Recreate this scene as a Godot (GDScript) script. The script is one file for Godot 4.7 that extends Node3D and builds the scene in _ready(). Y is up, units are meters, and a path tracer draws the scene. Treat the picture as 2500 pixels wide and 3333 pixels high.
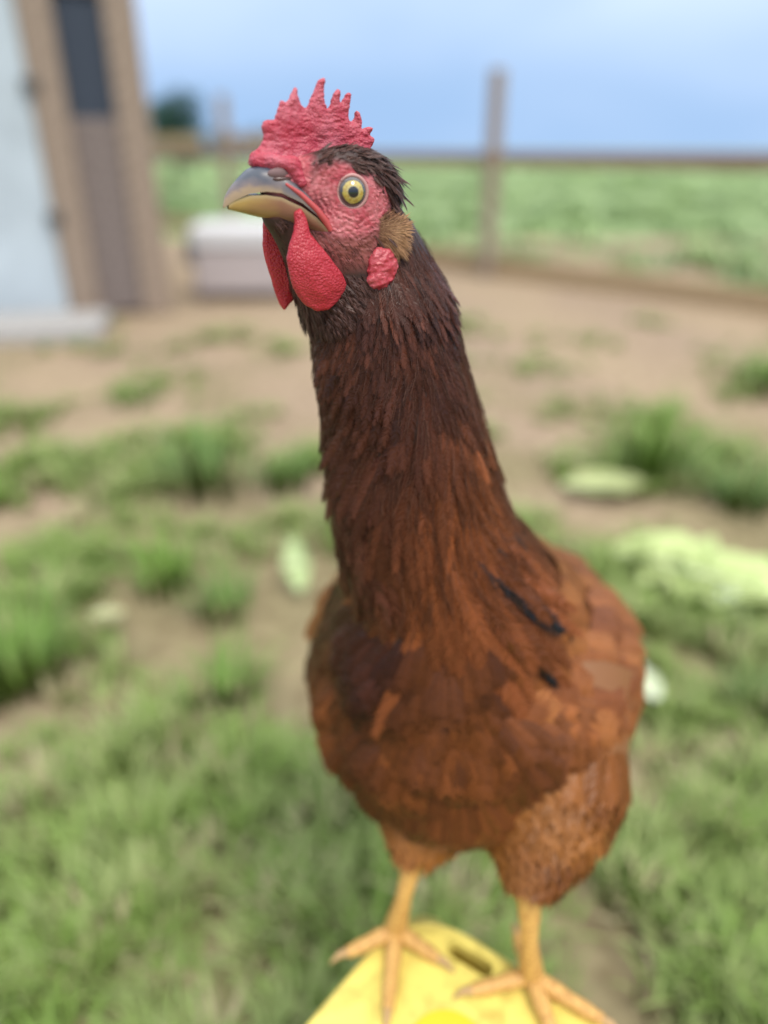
extends Node3D
# A brown hen standing on a yellow plastic stool in a grassy yard. y up, metres.

const TOP := 0.305                       # height of the stool's top
const HEN := Vector3(0.045, 0.305, -0.27)  # between the hen's feet
const HEAD := Vector3(-0.01638, 0.71682, -0.30133)
const HF := Vector3(-0.89879, 0.0, 0.43837)  # where the beak points
const HL := Vector3(0.43837, 0.0, 0.89879)   # the hen's own left

var rng := RandomNumberGenerator.new()
var taken := {}

# ---------------------------------------------------------------- helpers
class Shape:
	var v := PackedVector3Array()
	var n := PackedVector3Array()
	var c := PackedColorArray()
	var t := PackedVector2Array()
	var i := PackedInt32Array()
	func vert(p: Vector3, nn: Vector3, cc := Color.WHITE, uv := Vector2.ZERO) -> int:
		v.append(p); n.append(nn); c.append(cc); t.append(uv)
		return v.size() - 1
	func tri(a: int, b: int, d: int) -> void:
		var g := (v[d] - v[a]).cross(v[b] - v[a])
		if g.dot(n[a] + n[b] + n[d]) >= 0.0:
			i.append(a); i.append(b); i.append(d)
		else:
			i.append(a); i.append(d); i.append(b)
	func quad(a: int, b: int, d: int, e: int) -> void:
		tri(a, b, d); tri(a, d, e)
	func face(a: Vector3, b: Vector3, d: Vector3, e: Vector3, cc := Color.WHITE) -> void:
		var nn := (d - a).cross(b - a).normalized()
		var k := vert(a, nn, cc, Vector2(0, 0)); vert(b, nn, cc, Vector2(1, 0)); vert(d, nn, cc, Vector2(1, 1)); vert(e, nn, cc, Vector2(0, 1))
		i.append_array([k, k + 1, k + 2, k, k + 2, k + 3])
	func box(at: Vector3, size: Vector3, turn := 0.0, bevel := 0.0, cc := Color.WHITE) -> void:
		var q := Basis(Vector3.UP, turn)
		var h := size / 2.0
		var b := minf(bevel, minf(h.x, minf(h.y, h.z)) * 0.9)
		# 24 corners, three per box corner, joined by bevels
		var key := {}
		for sx in [-1, 1]:
			for sy in [-1, 1]:
				for sz in [-1, 1]:
					for ax in 3:
						var p := Vector3(sx * h.x, sy * h.y, sz * h.z)
						for o in 3:
							if o != ax:
								p[o] -= b * [sx, sy, sz][o]
						var nn := Vector3.ZERO
						nn[ax] = [sx, sy, sz][ax]
						key[[sx, sy, sz, ax]] = vert(at + q * p, q * nn, cc)
		for ax in 3:
			var o1 := (ax + 1) % 3
			var o2 := (ax + 2) % 3
			for s in [-1, 1]:
				var ks := []
				for pr in [[-1, -1], [1, -1], [1, 1], [-1, 1]]:
					var kk := [0, 0, 0]
					kk[ax] = s; kk[o1] = pr[0]; kk[o2] = pr[1]
					ks.append(key[[kk[0], kk[1], kk[2], ax]])
				quad(ks[0], ks[1], ks[2], ks[3])
		if b <= 0.0:
			return
		for ax in 3:   # edges along ax
			var o1 := (ax + 1) % 3
			var o2 := (ax + 2) % 3
			for s1 in [-1, 1]:
				for s2 in [-1, 1]:
					var e := []
					for s in [-1, 1]:
						var kk := [0, 0, 0]
						kk[ax] = s; kk[o1] = s1; kk[o2] = s2
						e.append(key[[kk[0], kk[1], kk[2], o1]]); e.append(key[[kk[0], kk[1], kk[2], o2]])
					quad(e[0], e[1], e[3], e[2])
		for sx in [-1, 1]:
			for sy in [-1, 1]:
				for sz in [-1, 1]:
					tri(key[[sx, sy, sz, 0]], key[[sx, sy, sz, 1]], key[[sx, sy, sz, 2]])
	func tube(pts: Array, radii: Array, sides := 10, cc := Color.WHITE, caps := true) -> void:
		var last := Vector3.UP
		if absf((pts[1] - pts[0]).normalized().dot(last)) > 0.9:
			last = Vector3.RIGHT
		var rows := []
		for k in pts.size():
			var d: Vector3 = (pts[mini(k + 1, pts.size() - 1)] - pts[maxi(k - 1, 0)]).normalized()
			var s := d.cross(last).normalized()
			last = s.cross(d).normalized()
			var row := []
			for j in sides:
				var a := TAU * j / sides
				var o := s * cos(a) + last * sin(a)
				row.append(vert(pts[k] + o * radii[k], o, cc, Vector2(float(j) / sides, float(k))))
			rows.append(row)
		for k in pts.size() - 1:
			for j in sides:
				quad(rows[k][j], rows[k][(j + 1) % sides], rows[k + 1][(j + 1) % sides], rows[k + 1][j])
		if caps:
			for e in [0, pts.size() - 1]:
				var d: Vector3 = (pts[e] - pts[1 if e == 0 else e - 1]).normalized()
				var m := vert(pts[e] + d * radii[e] * 0.5, d, cc)
				for j in sides:
					tri(m, rows[e][j], rows[e][(j + 1) % sides])
	func mesh() -> ArrayMesh:
		var a := []
		a.resize(Mesh.ARRAY_MAX)
		a[Mesh.ARRAY_VERTEX] = v; a[Mesh.ARRAY_NORMAL] = n; a[Mesh.ARRAY_COLOR] = c; a[Mesh.ARRAY_TEX_UV] = t; a[Mesh.ARRAY_INDEX] = i
		var m := ArrayMesh.new()
		m.add_surface_from_arrays(Mesh.PRIMITIVE_TRIANGLES, a)
		return m

func numbered(called: String) -> String:
	taken[called] = taken.get(called, -1) + 1
	return called if taken[called] == 0 else "%s_%03d" % [called, taken[called]]

func thing(called: String, at: Vector3, label: String, category: String, group := "") -> Node3D:
	var o := Node3D.new()
	o.name = numbered(called)
	add_child(o)
	o.position = at
	o.set_meta("label", label); o.set_meta("category", category)
	if group: o.set_meta("group", group)
	return o

func part(called: String, s: Variant, m: Material, parent: Node) -> MeshInstance3D:
	var o := MeshInstance3D.new()
	o.name = called
	o.mesh = s.mesh() if s is Shape else s
	o.material_override = m
	parent.add_child(o, true)
	return o

func structure(called: String, s: Shape, m: Material) -> MeshInstance3D:
	var o := part(called, s, m, self)
	o.set_meta("kind", "structure")
	return o

func lin(r: float, g: float, b: float) -> Color:
	return Color(r, g, b).linear_to_srgb()

func mat(c: Color, rough := 0.8, spec := 0.5) -> StandardMaterial3D:
	var m := StandardMaterial3D.new()
	m.albedo_color = c
	m.roughness = rough
	m.metallic_specular = spec
	return m

func vmat(rough := 0.6, spec := 0.5) -> StandardMaterial3D:
	var m := mat(Color.WHITE, rough, spec)
	m.vertex_color_use_as_albedo = true
	return m

func noise_tex(freq: float, oct := 4, ramp: Gradient = null, kind := FastNoiseLite.TYPE_SIMPLEX_SMOOTH, size := 512, sd := 1) -> NoiseTexture2D:
	var n := FastNoiseLite.new()
	n.seed = sd; n.noise_type = kind; n.frequency = freq; n.fractal_octaves = oct
	if kind == FastNoiseLite.TYPE_CELLULAR:
		n.fractal_type = FastNoiseLite.FRACTAL_NONE
		n.cellular_return_type = FastNoiseLite.RETURN_DISTANCE
	var t := NoiseTexture2D.new()
	t.width = size; t.height = size; t.seamless = true; t.noise = n
	if ramp: t.color_ramp = ramp
	return t

func ramp(stops: Array) -> Gradient:
	var g := Gradient.new()
	var o := PackedFloat32Array()
	var c := PackedColorArray()
	for s in stops:
		o.append(s[0]); c.append(s[1])
	g.offsets = o; g.colors = c
	return g

func triplanar(m: StandardMaterial3D, scale: float, world := false) -> void:
	m.uv1_triplanar = true
	m.uv1_world_triplanar = world
	m.uv1_scale = Vector3.ONE * scale

func many(called: String, mesh: Mesh, m: Material, where: Array, tint: Array, parent: Node) -> MultiMeshInstance3D:
	var mm := MultiMesh.new()
	mm.transform_format = MultiMesh.TRANSFORM_3D
	mm.use_colors = true
	mm.mesh = mesh
	mm.instance_count = where.size()
	for k in where.size():
		mm.set_instance_transform(k, where[k])
		mm.set_instance_color(k, tint[k])
	var o := MultiMeshInstance3D.new()
	o.name = called
	o.multimesh = mm
	o.material_override = m
	o.set_meta("kind", "stuff")
	parent.add_child(o, true)
	return o

func smin(a: float, b: float, k: float) -> float:
	var h := maxf(k - absf(a - b), 0.0) / k
	return minf(a, b) - h * h * k * 0.25

func cone(p: Vector3, a: Vector3, b: Vector3, ra: float, rb: float) -> float:
	var ab := b - a
	var h := clampf((p - a).dot(ab) / ab.length_squared(), 0.0, 1.0)
	return (p - a - ab * h).length() - lerpf(ra, rb, h)

func egg(p: Vector3, at: Vector3, r: Vector3) -> float:
	var q := (p - at) / r
	var k := q.length()
	return (k - 1.0) * minf(r.x, minf(r.y, r.z)) if k < 1e-4 else k * (k - 1.0) / (q / r).length()

# surface nets: one vertex per crossed cell, one quad per crossed edge; points are passed through "to_world"
func nets(field: Callable, lo: Vector3, hi: Vector3, cell: float, paint: Callable, place: Callable, turn: Callable) -> Shape:
	var nx := int((hi.x - lo.x) / cell) + 2
	var ny := int((hi.y - lo.y) / cell) + 2
	var nz := int((hi.z - lo.z) / cell) + 2
	var f := PackedFloat32Array()
	f.resize(nx * ny * nz)
	var at := 0
	var far := 3.0 * cell * 1.7321 + 1.5
	for bz in range(0, nz, 4):
		for by in range(0, ny, 4):
			for bx in range(0, nx, 4):
				var mid: float = field.call(lo + (Vector3(bx, by, bz) + Vector3.ONE * 1.5) * cell)
				var skip := absf(mid) > far
				for z in range(bz, mini(bz + 4, nz)):
					for y in range(by, mini(by + 4, ny)):
						at = bx + nx * (y + ny * z)
						for x in range(bx, mini(bx + 4, nx)):
							f[at] = mid if skip else field.call(lo + Vector3(x, y, z) * cell)
							at += 1
	var s := Shape.new()
	var id := PackedInt32Array()
	id.resize(nx * ny * nz)
	id.fill(-1)
	var off := [0, 1, nx, nx + 1, nx * ny, nx * ny + 1, nx * ny + nx, nx * ny + nx + 1]
	for z in nz - 1:
		for y in ny - 1:
			for x in nx - 1:
				at = x + nx * (y + ny * z)
				var inside := 0
				for k in 8:
					if f[at + off[k]] < 0.0: inside += 1
				if inside == 0 or inside == 8:
					continue
				var sum := Vector3.ZERO
				var count := 0
				for k in 8:
					for bit in [1, 2, 4]:
						if k & bit == 0:
							var a := f[at + off[k]]
							var b := f[at + off[k | bit]]
							if (a < 0.0) != (b < 0.0):
								var w := a / (a - b)
								var p := Vector3(k & 1, (k >> 1) & 1, (k >> 2) & 1)
								if bit == 1: p.x = w
								elif bit == 2: p.y = w
								else: p.z = w
								sum += p
								count += 1
				var g := Vector3.ZERO
				for k in 8:
					g += Vector3(1 if k & 1 else -1, 1 if k & 2 else -1, 1 if k & 4 else -1) * f[at + off[k]]
				var q: Vector3 = lo + (Vector3(x, y, z) + sum / count) * cell
				g = g.normalized()
				id[at] = s.vert(place.call(q), turn.call(g), paint.call(q, g))
	for z in range(1, nz - 1):
		for y in range(1, ny - 1):
			for x in range(1, nx - 1):
				at = x + nx * (y + ny * z)
				var a := f[at] < 0.0
				if a != (f[at + 1] < 0.0):
					s.quad(id[at], id[at - nx], id[at - nx - nx * ny], id[at - nx * ny])
				if a != (f[at + nx] < 0.0):
					s.quad(id[at], id[at - 1], id[at - 1 - nx * ny], id[at - nx * ny])
				if a != (f[at + nx * ny] < 0.0):
					s.quad(id[at], id[at - 1], id[at - 1 - nx], id[at - nx])
	return s

func hp(f: float, u: float, l: float) -> Vector3:   # head millimetres: forward, up, left -> relative to the hen's base
	return HEAD - HEN + (HF * f + Vector3.UP * u + HL * l) * 0.001
func hpv(p: Vector3) -> Vector3:
	return hp(p.x, p.y, p.z)
func hd(d: Vector3) -> Vector3:
	return HF * d.x + Vector3.UP * d.y + HL * d.z

func polygon_distance(p: Vector2, poly: PackedVector2Array) -> float:
	var d := 1e9
	var inside := false
	var j := poly.size() - 1
	for i in poly.size():
		var a := poly[j]
		var b := poly[i]
		var ab := b - a
		var h := clampf((p - a).dot(ab) / maxf(ab.length_squared(), 1e-9), 0.0, 1.0)
		d = minf(d, (p - a - ab * h).length_squared())
		if (a.y > p.y) != (b.y > p.y) and p.x < (b.x - a.x) * (p.y - a.y) / (b.y - a.y) + a.x:
			inside = not inside
		j = i
	return -sqrt(d) if inside else sqrt(d)

func sample(a: PackedFloat32Array, nx: int, ny: int, x: float, y: float) -> float:
	var i := clampi(int(x), 0, nx - 2)
	var j := clampi(int(y), 0, ny - 2)
	var u := clampf(x - i, 0, 1)
	var v := clampf(y - j, 0, 1)
	return lerpf(lerpf(a[j * nx + i], a[j * nx + i + 1], u), lerpf(a[j * nx + nx + i], a[j * nx + nx + i + 1], u), v)

func table(x: float, t: Array) -> float:   # [[x, value], ...] with rising x
	if x <= t[0][0]: return t[0][1]
	for k in range(1, t.size()):
		if x <= t[k][0]:
			return lerpf(t[k - 1][1], t[k][1], (x - t[k - 1][0]) / (t[k][0] - t[k - 1][0]))
	return t[-1][1]

# ---------------------------------------------------------------- feathers
# root at the origin, along +x to 1, half-width 1 along z, upper side +y; made of single barbs on a quill
func make_feather(sd: int, barbs: int, profile: Array, sweep: float, curl: float, camber: float, ragged: float, quill := 0.012, lace := 0.22) -> ArrayMesh:
	var r := RandomNumberGenerator.new()
	r.seed = sd
	var s := Shape.new()
	var bend := func(x: float, z: float) -> Vector3:
		return Vector3(x, curl * x * x - camber * z * z, z)
	var up := func(x: float, z: float) -> Vector3:
		return Vector3(-2.0 * curl * x, 1.0, 2.0 * camber * z).normalized()
	for side in [-1.0, 1.0]:
		var split := 0.0
		for k in barbs:
			var x0: float = 0.02 + 0.93 * float(k) / barbs
			if r.randf() < 0.13: split = r.randf_range(-0.03, 0.03) * ragged
			var w: float = table(x0, profile) * (1.0 + r.randf_range(-0.16, 0.10) * ragged)
			var x1: float = x0 + sweep * (0.5 + 0.5 * w) + split + r.randf_range(-0.012, 0.018) * ragged
			var thick: float = 0.93 / barbs
			var lift := r.randf_range(-0.002, 0.002)
			var tone := 1.0 + r.randf_range(-0.08, 0.08)
			var cc := Color(tone, tone, tone) * (1.0 - lace)
			var rim := Color(tone, tone, tone) * (1.0 + lace * 1.3)
			var xm: float = lerpf(x0, x1, 0.42)
			var zm: float = side * w * 0.6
			var j := Vector3(r.randf_range(-0.09, 0.09), 0, r.randf_range(-0.09, 0.09))
			var a := s.vert(bend.call(x0 - thick * 0.2, 0.0), (up.call(x0, 0.0) + j).normalized(), cc)
			var b := s.vert(bend.call(x0 + thick * 1.1, 0.0), (up.call(x0, 0.0) + j).normalized(), cc)
			var d := s.vert(bend.call(xm + thick * 0.75, zm) + Vector3(0, lift, 0), (up.call(xm, zm) + j).normalized(), cc)
			var e := s.vert(bend.call(xm - thick * 0.55, zm) + Vector3(0, lift, 0), (up.call(xm, zm) + j).normalized(), cc)
			var g := s.vert(bend.call(x1 + thick * 0.3, side * w) + Vector3(0, lift * 1.5, 0), (up.call(x1, side * w) + j).normalized(), rim)
			var h := s.vert(bend.call(x1 - thick * 0.1, side * w) + Vector3(0, lift * 1.5, 0), (up.call(x1, side * w) + j).normalized(), rim)
			s.quad(a, b, d, e)
			s.quad(e, d, g, h)
	# quill
	var prev := []
	for k in 6:
		var x := k / 5.0 * 0.97
		var hw := quill * (1.0 - 0.8 * x)
		var o := Vector3(0, 0.012, 0)
		var cc := Color(1.0, 0.97, 0.95)
		var row := [s.vert(bend.call(x, 0.0) + o * 0.25 + Vector3(0, 0, hw * 4.5), up.call(x, 0.0), cc), s.vert(bend.call(x, 0.0) + o * 0.25 - Vector3(0, 0, hw * 4.5), up.call(x, 0.0), cc)]
		if k: s.quad(prev[0], prev[1], row[1], row[0])
		prev = row
	return s.mesh()

const HACKLE := [[0.0, 0.35], [0.15, 0.8], [0.35, 1.0], [0.6, 0.9], [0.8, 0.6], [0.92, 0.28], [1.0, 0.05]]
const ROUND := [[0.0, 0.3], [0.15, 0.75], [0.4, 1.0], [0.65, 1.0], [0.8, 0.85], [0.9, 0.6], [0.96, 0.35], [1.0, 0.1]]
const WISP := [[0.0, 0.3], [0.3, 1.0], [0.7, 0.7], [1.0, 0.1]]

# ---------------------------------------------------------------- body: horizontal slices [height above stool, x, z, half-width, half-depth, turn]
const SLICES := [
	[0.400, -0.0120, -0.3190, 0.0230, 0.0190, 0.0],
	[0.385, -0.0075, -0.3180, 0.0272, 0.0240, 0.0],
	[0.370, -0.0019, -0.3160, 0.0295, 0.0280, 0.0],
	[0.345, 0.0022, -0.3160, 0.0320, 0.0310, 0.0],
	[0.320, 0.0079, -0.3170, 0.0349, 0.0330, 0.0],
	[0.295, 0.0119, -0.3190, 0.0374, 0.0360, 0.0],
	[0.270, 0.0173, -0.3230, 0.0415, 0.0410, 0.0],
	[0.250, 0.0248, -0.3280, 0.0470, 0.0470, 0.061],
	[0.230, 0.0320, -0.3380, 0.0529, 0.0580, 0.122],
	[0.210, 0.0372, -0.3520, 0.0605, 0.0760, 0.183],
	[0.190, 0.0420, -0.3660, 0.0700, 0.0940, 0.244],
	[0.170, 0.0510, -0.3760, 0.0860, 0.1080, 0.244],
	[0.150, 0.0549, -0.3800, 0.0955, 0.1140, 0.244],
	[0.130, 0.0530, -0.3780, 0.0930, 0.1120, 0.244],
	[0.112, 0.0535, -0.3720, 0.0889, 0.1020, 0.244],
	[0.096, 0.0530, -0.3620, 0.0795, 0.0860, 0.244],
	[0.085, 0.0530, -0.3520, 0.0640, 0.0660, 0.244],
	[0.076, 0.0540, -0.3450, 0.0410, 0.0420, 0.244],
	[0.070, 0.0540, -0.3420, 0.0100, 0.0100, 0.244]]
const ROWS := 150
const COLS := 96
var grid := PackedVector3Array()

func slice_grid() -> void:
	var wob := FastNoiseLite.new()
	wob.seed = 5; wob.frequency = 1.0; wob.fractal_octaves = 3
	for r in ROWS:
		var q := float(r) / (ROWS - 1) * (SLICES.size() - 1)
		var k := mini(int(q), SLICES.size() - 2)
		var w := q - k
		var s := []
		for e in 6:
			var p0: float = SLICES[maxi(k - 1, 0)][e]
			var p1: float = SLICES[k][e]
			var p2: float = SLICES[k + 1][e]
			var p3: float = SLICES[mini(k + 2, SLICES.size() - 1)][e]
			s.append(cubic_interpolate(p1, p2, p0, p3, w))
		for c in COLS:
			var a := TAU * c / COLS
			var d := Vector3(cos(a), 0, -sin(a))          # a = 0 right, a = quarter: away from the viewer
			var bump := 1.0 + 0.035 * wob.get_noise_3d(d.x * 2.2, s[0] * 24.0, d.z * 2.2)
			var u: float = cos(a) * s[3] * bump
			var v: float = sin(a) * s[4] * bump
			grid.append(Vector3(s[1] + u * cos(s[5]) + v * sin(s[5]), s[0] + TOP, s[2] + u * sin(s[5]) - v * cos(s[5])) - HEN)

func on_grid(r: float, c: float) -> Array:   # [point, normal]
	var r0 := clampi(int(r), 0, ROWS - 2)
	var c0 := int(c) % COLS
	var c1 := (c0 + 1) % COLS
	var fr := clampf(r - r0, 0, 1)
	var fc := c - floorf(c)
	var p00 := grid[r0 * COLS + c0]
	var p01 := grid[r0 * COLS + c1]
	var p10 := grid[(r0 + 1) * COLS + c0]
	var p11 := grid[(r0 + 1) * COLS + c1]
	var p := p00.lerp(p01, fc).lerp(p10.lerp(p11, fc), fr)
	var cm := (c0 + COLS - 1) % COLS
	var c2 := (c0 + 2) % COLS
	var along := grid[mini(r0 + 3, ROWS - 1) * COLS + c0] - grid[maxi(r0 - 2, 0) * COLS + c0]
	var round := grid[r0 * COLS + c2] - grid[r0 * COLS + cm]
	var n := round.cross(along).normalized()
	if n.dot(Vector3(cos(TAU * c / COLS), 0, -sin(TAU * c / COLS))) < 0 and absf(n.y) < 0.98:
		n = -n
	return [p, n]

# ---------------------------------------------------------------- the head's shape, in millimetres (x forward, y up, z the hen's left)
var wrinkle := FastNoiseLite.new()
var patch := FastNoiseLite.new()
const EYE := Vector3(0.4, -0.3, 10.6)

func head_field(p: Vector3) -> float:
	var q := Vector3(p.x, p.y, absf(p.z))
	var d := egg(p, Vector3(-3, 1.5, 0), Vector3(18, 13.5, 13.5))
	d = smin(d, cone(p, Vector3(4, 0, 0), Vector3(23, 3, 0), 13.0, 8.5), 4.0)
	d = smin(d, egg(q, Vector3(4, 8.5, 6.5), Vector3(12, 4.5, 5.5)), 4.0)        # brow
	d = smin(d, egg(q, Vector3(-1, -12, 5), Vector3(14, 11, 9.5)), 6.0)          # cheek
	d = smin(d, cone(p, Vector3(24, -7, 0), Vector3(2, -20, 0), 6.0, 12.0), 5.0)
	d = smin(d, cone(p, Vector3(25, -9, 0), Vector3(3, -36, -4), 4.5, 14.0), 5.0)  # throat
	d = smin(d, cone(p, Vector3(-8, -4, 0), Vector3(-19, -42, -8), 12.0, 23.0), 8.0)
	d = smin(d, cone(p, Vector3(2, -18, 0), Vector3(-10, -44, -6), 12.0, 21.0), 8.0)
	if q.z > 6.0 and d < 2.5 and d > -2.5:
		var e := q - Vector3(0.5, -0.3, 13)
		var r := e.length()
		if r < 24.0:
			# socket, lid ring and folds of skin round the eye
			d = maxf(d, -((q - Vector3(1.4, -0.2, 15.5)).length() - 5.8))
			var fold := clampf((r - 6.0) / 3.0, 0, 1) * clampf((21.0 - r) / 9.0, 0, 1)
			var n := wrinkle.get_noise_3d(p.x * 0.9, p.y * 0.9, p.z * 0.9)
			d += 0.42 * fold * sin(r * 2.7 + n * 7.0) * (0.6 + 0.6 * patch.get_noise_2d(p.x * 2.2, p.y * 2.2))
			d += 0.5 * clampf((r - 6.0) / 2.0, 0, 1) * wrinkle.get_noise_3d(p.x * 4.4, p.y * 7.2, p.z * 4.4)
	return d

func bare(p: Vector3) -> float:   # 1 on bare red skin, 0 under feathers
	var e := Vector2(p.x - 2.0, p.y + 3.0)
	var b := clampf((16.0 - Vector2(e.x * 0.85, e.y * 1.05).length()) / 4.0, 0, 1)
	b = maxf(b, clampf((p.x - 12.0) / 4.0, 0, 1) * clampf((p.y + 9.0) / 3.0, 0, 1))
	b *= clampf((11.5 - p.y + (p.x - 6.0) * 0.4) / 3.0, 0, 1)
	return b

func head_paint(p: Vector3, _g: Vector3) -> Color:
	var n := patch.get_noise_3d(p.x * 1.6, p.y * 1.6, p.z * 1.6)
	var m := wrinkle.get_noise_3d(p.x * 5.0, p.y * 5.0, p.z * 5.0)
	var skin := Color(0.38, 0.050, 0.066).lerp(Color(0.50, 0.155, 0.165), clampf(0.45 + n * 0.9 + m * 0.6, 0, 1))
	var cheek := Color(0.24, 0.075, 0.065).lerp(Color(0.35, 0.10, 0.095), clampf(0.5 + n + m * 0.5, 0, 1))
	var down := Color(0.045, 0.021, 0.018)
	var low := clampf((-9.0 - p.y) / 8.0, 0, 1) * clampf((p.x + 12) / 4.0, 0, 1)
	var c := down.lerp(skin, bare(p))
	c = c.lerp(cheek, low * clampf((p.y + 29.0) / 6.0, 0, 1) * clampf((24.0 - p.x) / 6.0, 0, 1) * clampf((absf(p.z) - 4.0) / 4.0, 0, 1) * (1.0 - bare(p)))
	return c

# ---------------------------------------------------------------- scene
func _ready() -> void:
	rng.seed = 11
	wrinkle.seed = 3; wrinkle.frequency = 0.12; wrinkle.fractal_octaves = 2
	patch.seed = 8; patch.frequency = 0.05; patch.fractal_octaves = 3
	camera_and_light()
	ground()
	fence()
	coop()
	yard_things()
	far_things()
	grass()
	stool()
	hen()

func camera_and_light() -> void:
	var cam := Camera3D.new()
	cam.name = "camera"
	cam.position = Vector3(0, 0.73, 0)
	cam.rotation_degrees = Vector3(-26.15, 0, 0)
	var lens := CameraAttributesPhysical.new()
	lens.frustum_focal_length = 17.262
	lens.frustum_focus_distance = 0.278
	lens.frustum_near = 0.02
	lens.frustum_far = 900.0
	lens.exposure_aperture = 1.65
	cam.attributes = lens
	cam.fov = 69.6
	cam.near = 0.02
	cam.far = 900.0
	add_child(cam)
	cam.make_current()
	var env := Environment.new()
	env.background_mode = Environment.BG_SKY
	env.tonemap_mode = Environment.TONE_MAPPER_LINEAR
	env.tonemap_exposure = 1.58
	env.sdfgi_enabled = true
	env.ssao_enabled = true
	env.ssil_enabled = true
	var sky := Sky.new()
	var pan := PanoramaSkyMaterial.new()
	pan.panorama = ImageTexture.create_from_image(sky_picture())
	sky.sky_material = pan
	env.sky = sky
	var we := WorldEnvironment.new()
	we.name = "world"
	we.environment = env
	add_child(we)
	var sun := DirectionalLight3D.new()
	sun.name = "sun"
	sun.light_energy = 0.5
	sun.light_color = Color(1.0, 0.97, 0.92)
	sun.light_angular_distance = 16.0
	sun.shadow_enabled = true
	sun.rotation_degrees = Vector3(-58, 28, 0)
	add_child(sun)

func sky_picture() -> Image:
	var n := FastNoiseLite.new()
	n.seed = 21; n.frequency = 1.0; n.fractal_octaves = 4
	var im := Image.create(512, 256, false, Image.FORMAT_RGBF)
	for y in 256:
		var up := (0.5 - (y + 0.5) / 256.0) * PI
		for x in 512:
			var a := ((x + 0.5) / 512.0 - 0.5) * TAU
			var d := Vector3(sin(a) * cos(up), sin(up), -cos(a) * cos(up))
			var e := clampf(d.y, 0, 1)
			var cloud := clampf(0.01 + 1.35 * pow(e, 1.35) + (0.12 + 0.2 * e) * n.get_noise_3d(d.x * 1.5, d.y * 4.5, d.z * 1.5), 0, 1)
			var blue := Color(0.255, 0.385, 0.59)
			var white := Color(1.3, 1.32, 1.36)
			var c := blue.lerp(white, cloud)
			im.set_pixel(x, y, Color(c.r, c.g, c.b))
	return im

# ---------------------------------------------------------------- ground
func sheet(x0: float, x1: float, z0: float, z1: float, y: float, n: int, rough: float, paint: Callable) -> Shape:
	var s := Shape.new()
	var h := FastNoiseLite.new()
	h.seed = 4; h.frequency = 1.3; h.fractal_octaves = 4
	for j in n + 1:
		for i in n + 1:
			var x := lerpf(x0, x1, float(i) / n)
			var z := lerpf(z0, z1, float(j) / n)
			var e := 0.01
			var k := h.get_noise_2d(x, z)
			var nn := Vector3((k - h.get_noise_2d(x + e, z)) * rough / e, 1, (k - h.get_noise_2d(x, z + e)) * rough / e).normalized()
			s.vert(Vector3(x, y + k * rough, z), nn, paint.call(x, z), Vector2(x, z))
	for j in n:
		for i in n:
			var a := j * (n + 1) + i
			s.quad(a, a + 1, a + n + 2, a + n + 1)
	return s

func ground() -> void:
	var blot := FastNoiseLite.new()
	blot.seed = 9; blot.frequency = 0.9; blot.fractal_octaves = 4
	var soil := vmat(0.95, 0.2)
	soil.albedo_texture = noise_tex(0.02, 5, ramp([[0.0, Color(0.72, 0.70, 0.68)], [0.5, Color(0.9, 0.9, 0.9)], [1.0, Color(1, 1, 1)]]))
	triplanar(soil, 2.0, true)
	var paint := func(x: float, z: float) -> Color:
		var k: float = blot.get_noise_2d(x, z)
		var c := Color(0.39, 0.30, 0.20).lerp(Color(0.345, 0.26, 0.185), clampf(0.5 + k * 1.6, 0, 1))
		var turf := clampf(0.5 + 2.2 * blot.get_noise_2d(x * 1.7 + 40, z * 1.7) + (z + 1.75) * 0.9, 0, 1)
		return c.lerp(Color(0.23, 0.20, 0.105), turf * 0.75)
	structure("ground", sheet(-6, 6, -7.2, 3, 0.0, 140, 0.012, paint), soil)
	var meadow := vmat(0.95, 0.2)
	meadow.albedo_texture = noise_tex(0.012, 5, ramp([[0.0, Color(0.55, 0.62, 0.5)], [0.5, Color(0.85, 0.88, 0.82)], [1.0, Color(1, 1, 1)]]))
	triplanar(meadow, 0.25, true)
	var green := func(x: float, z: float) -> Color:
		var k: float = blot.get_noise_2d(x * 0.5, z * 0.5)
		return Color(0.31, 0.41, 0.19).lerp(Color(0.27, 0.33, 0.19), clampf(0.5 + k * 2.0, 0, 1))
	structure("field", sheet(-450, 450, -640, 60, -0.03, 120, 0.0, green), meadow)

# ---------------------------------------------------------------- fence
func plank_mat(base: Color, sd: int) -> StandardMaterial3D:
	var m := mat(base, 0.85, 0.3)
	m.albedo_texture = noise_tex(0.03, 5, ramp([[0.0, Color(0.62, 0.60, 0.58)], [0.5, Color(0.88, 0.87, 0.86)], [1.0, Color(1, 1, 1)]]), FastNoiseLite.TYPE_SIMPLEX_SMOOTH, 256, sd)
	triplanar(m, 3.0)
	m.uv1_scale = Vector3(2.5, 8.0, 8.0)
	return m

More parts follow.
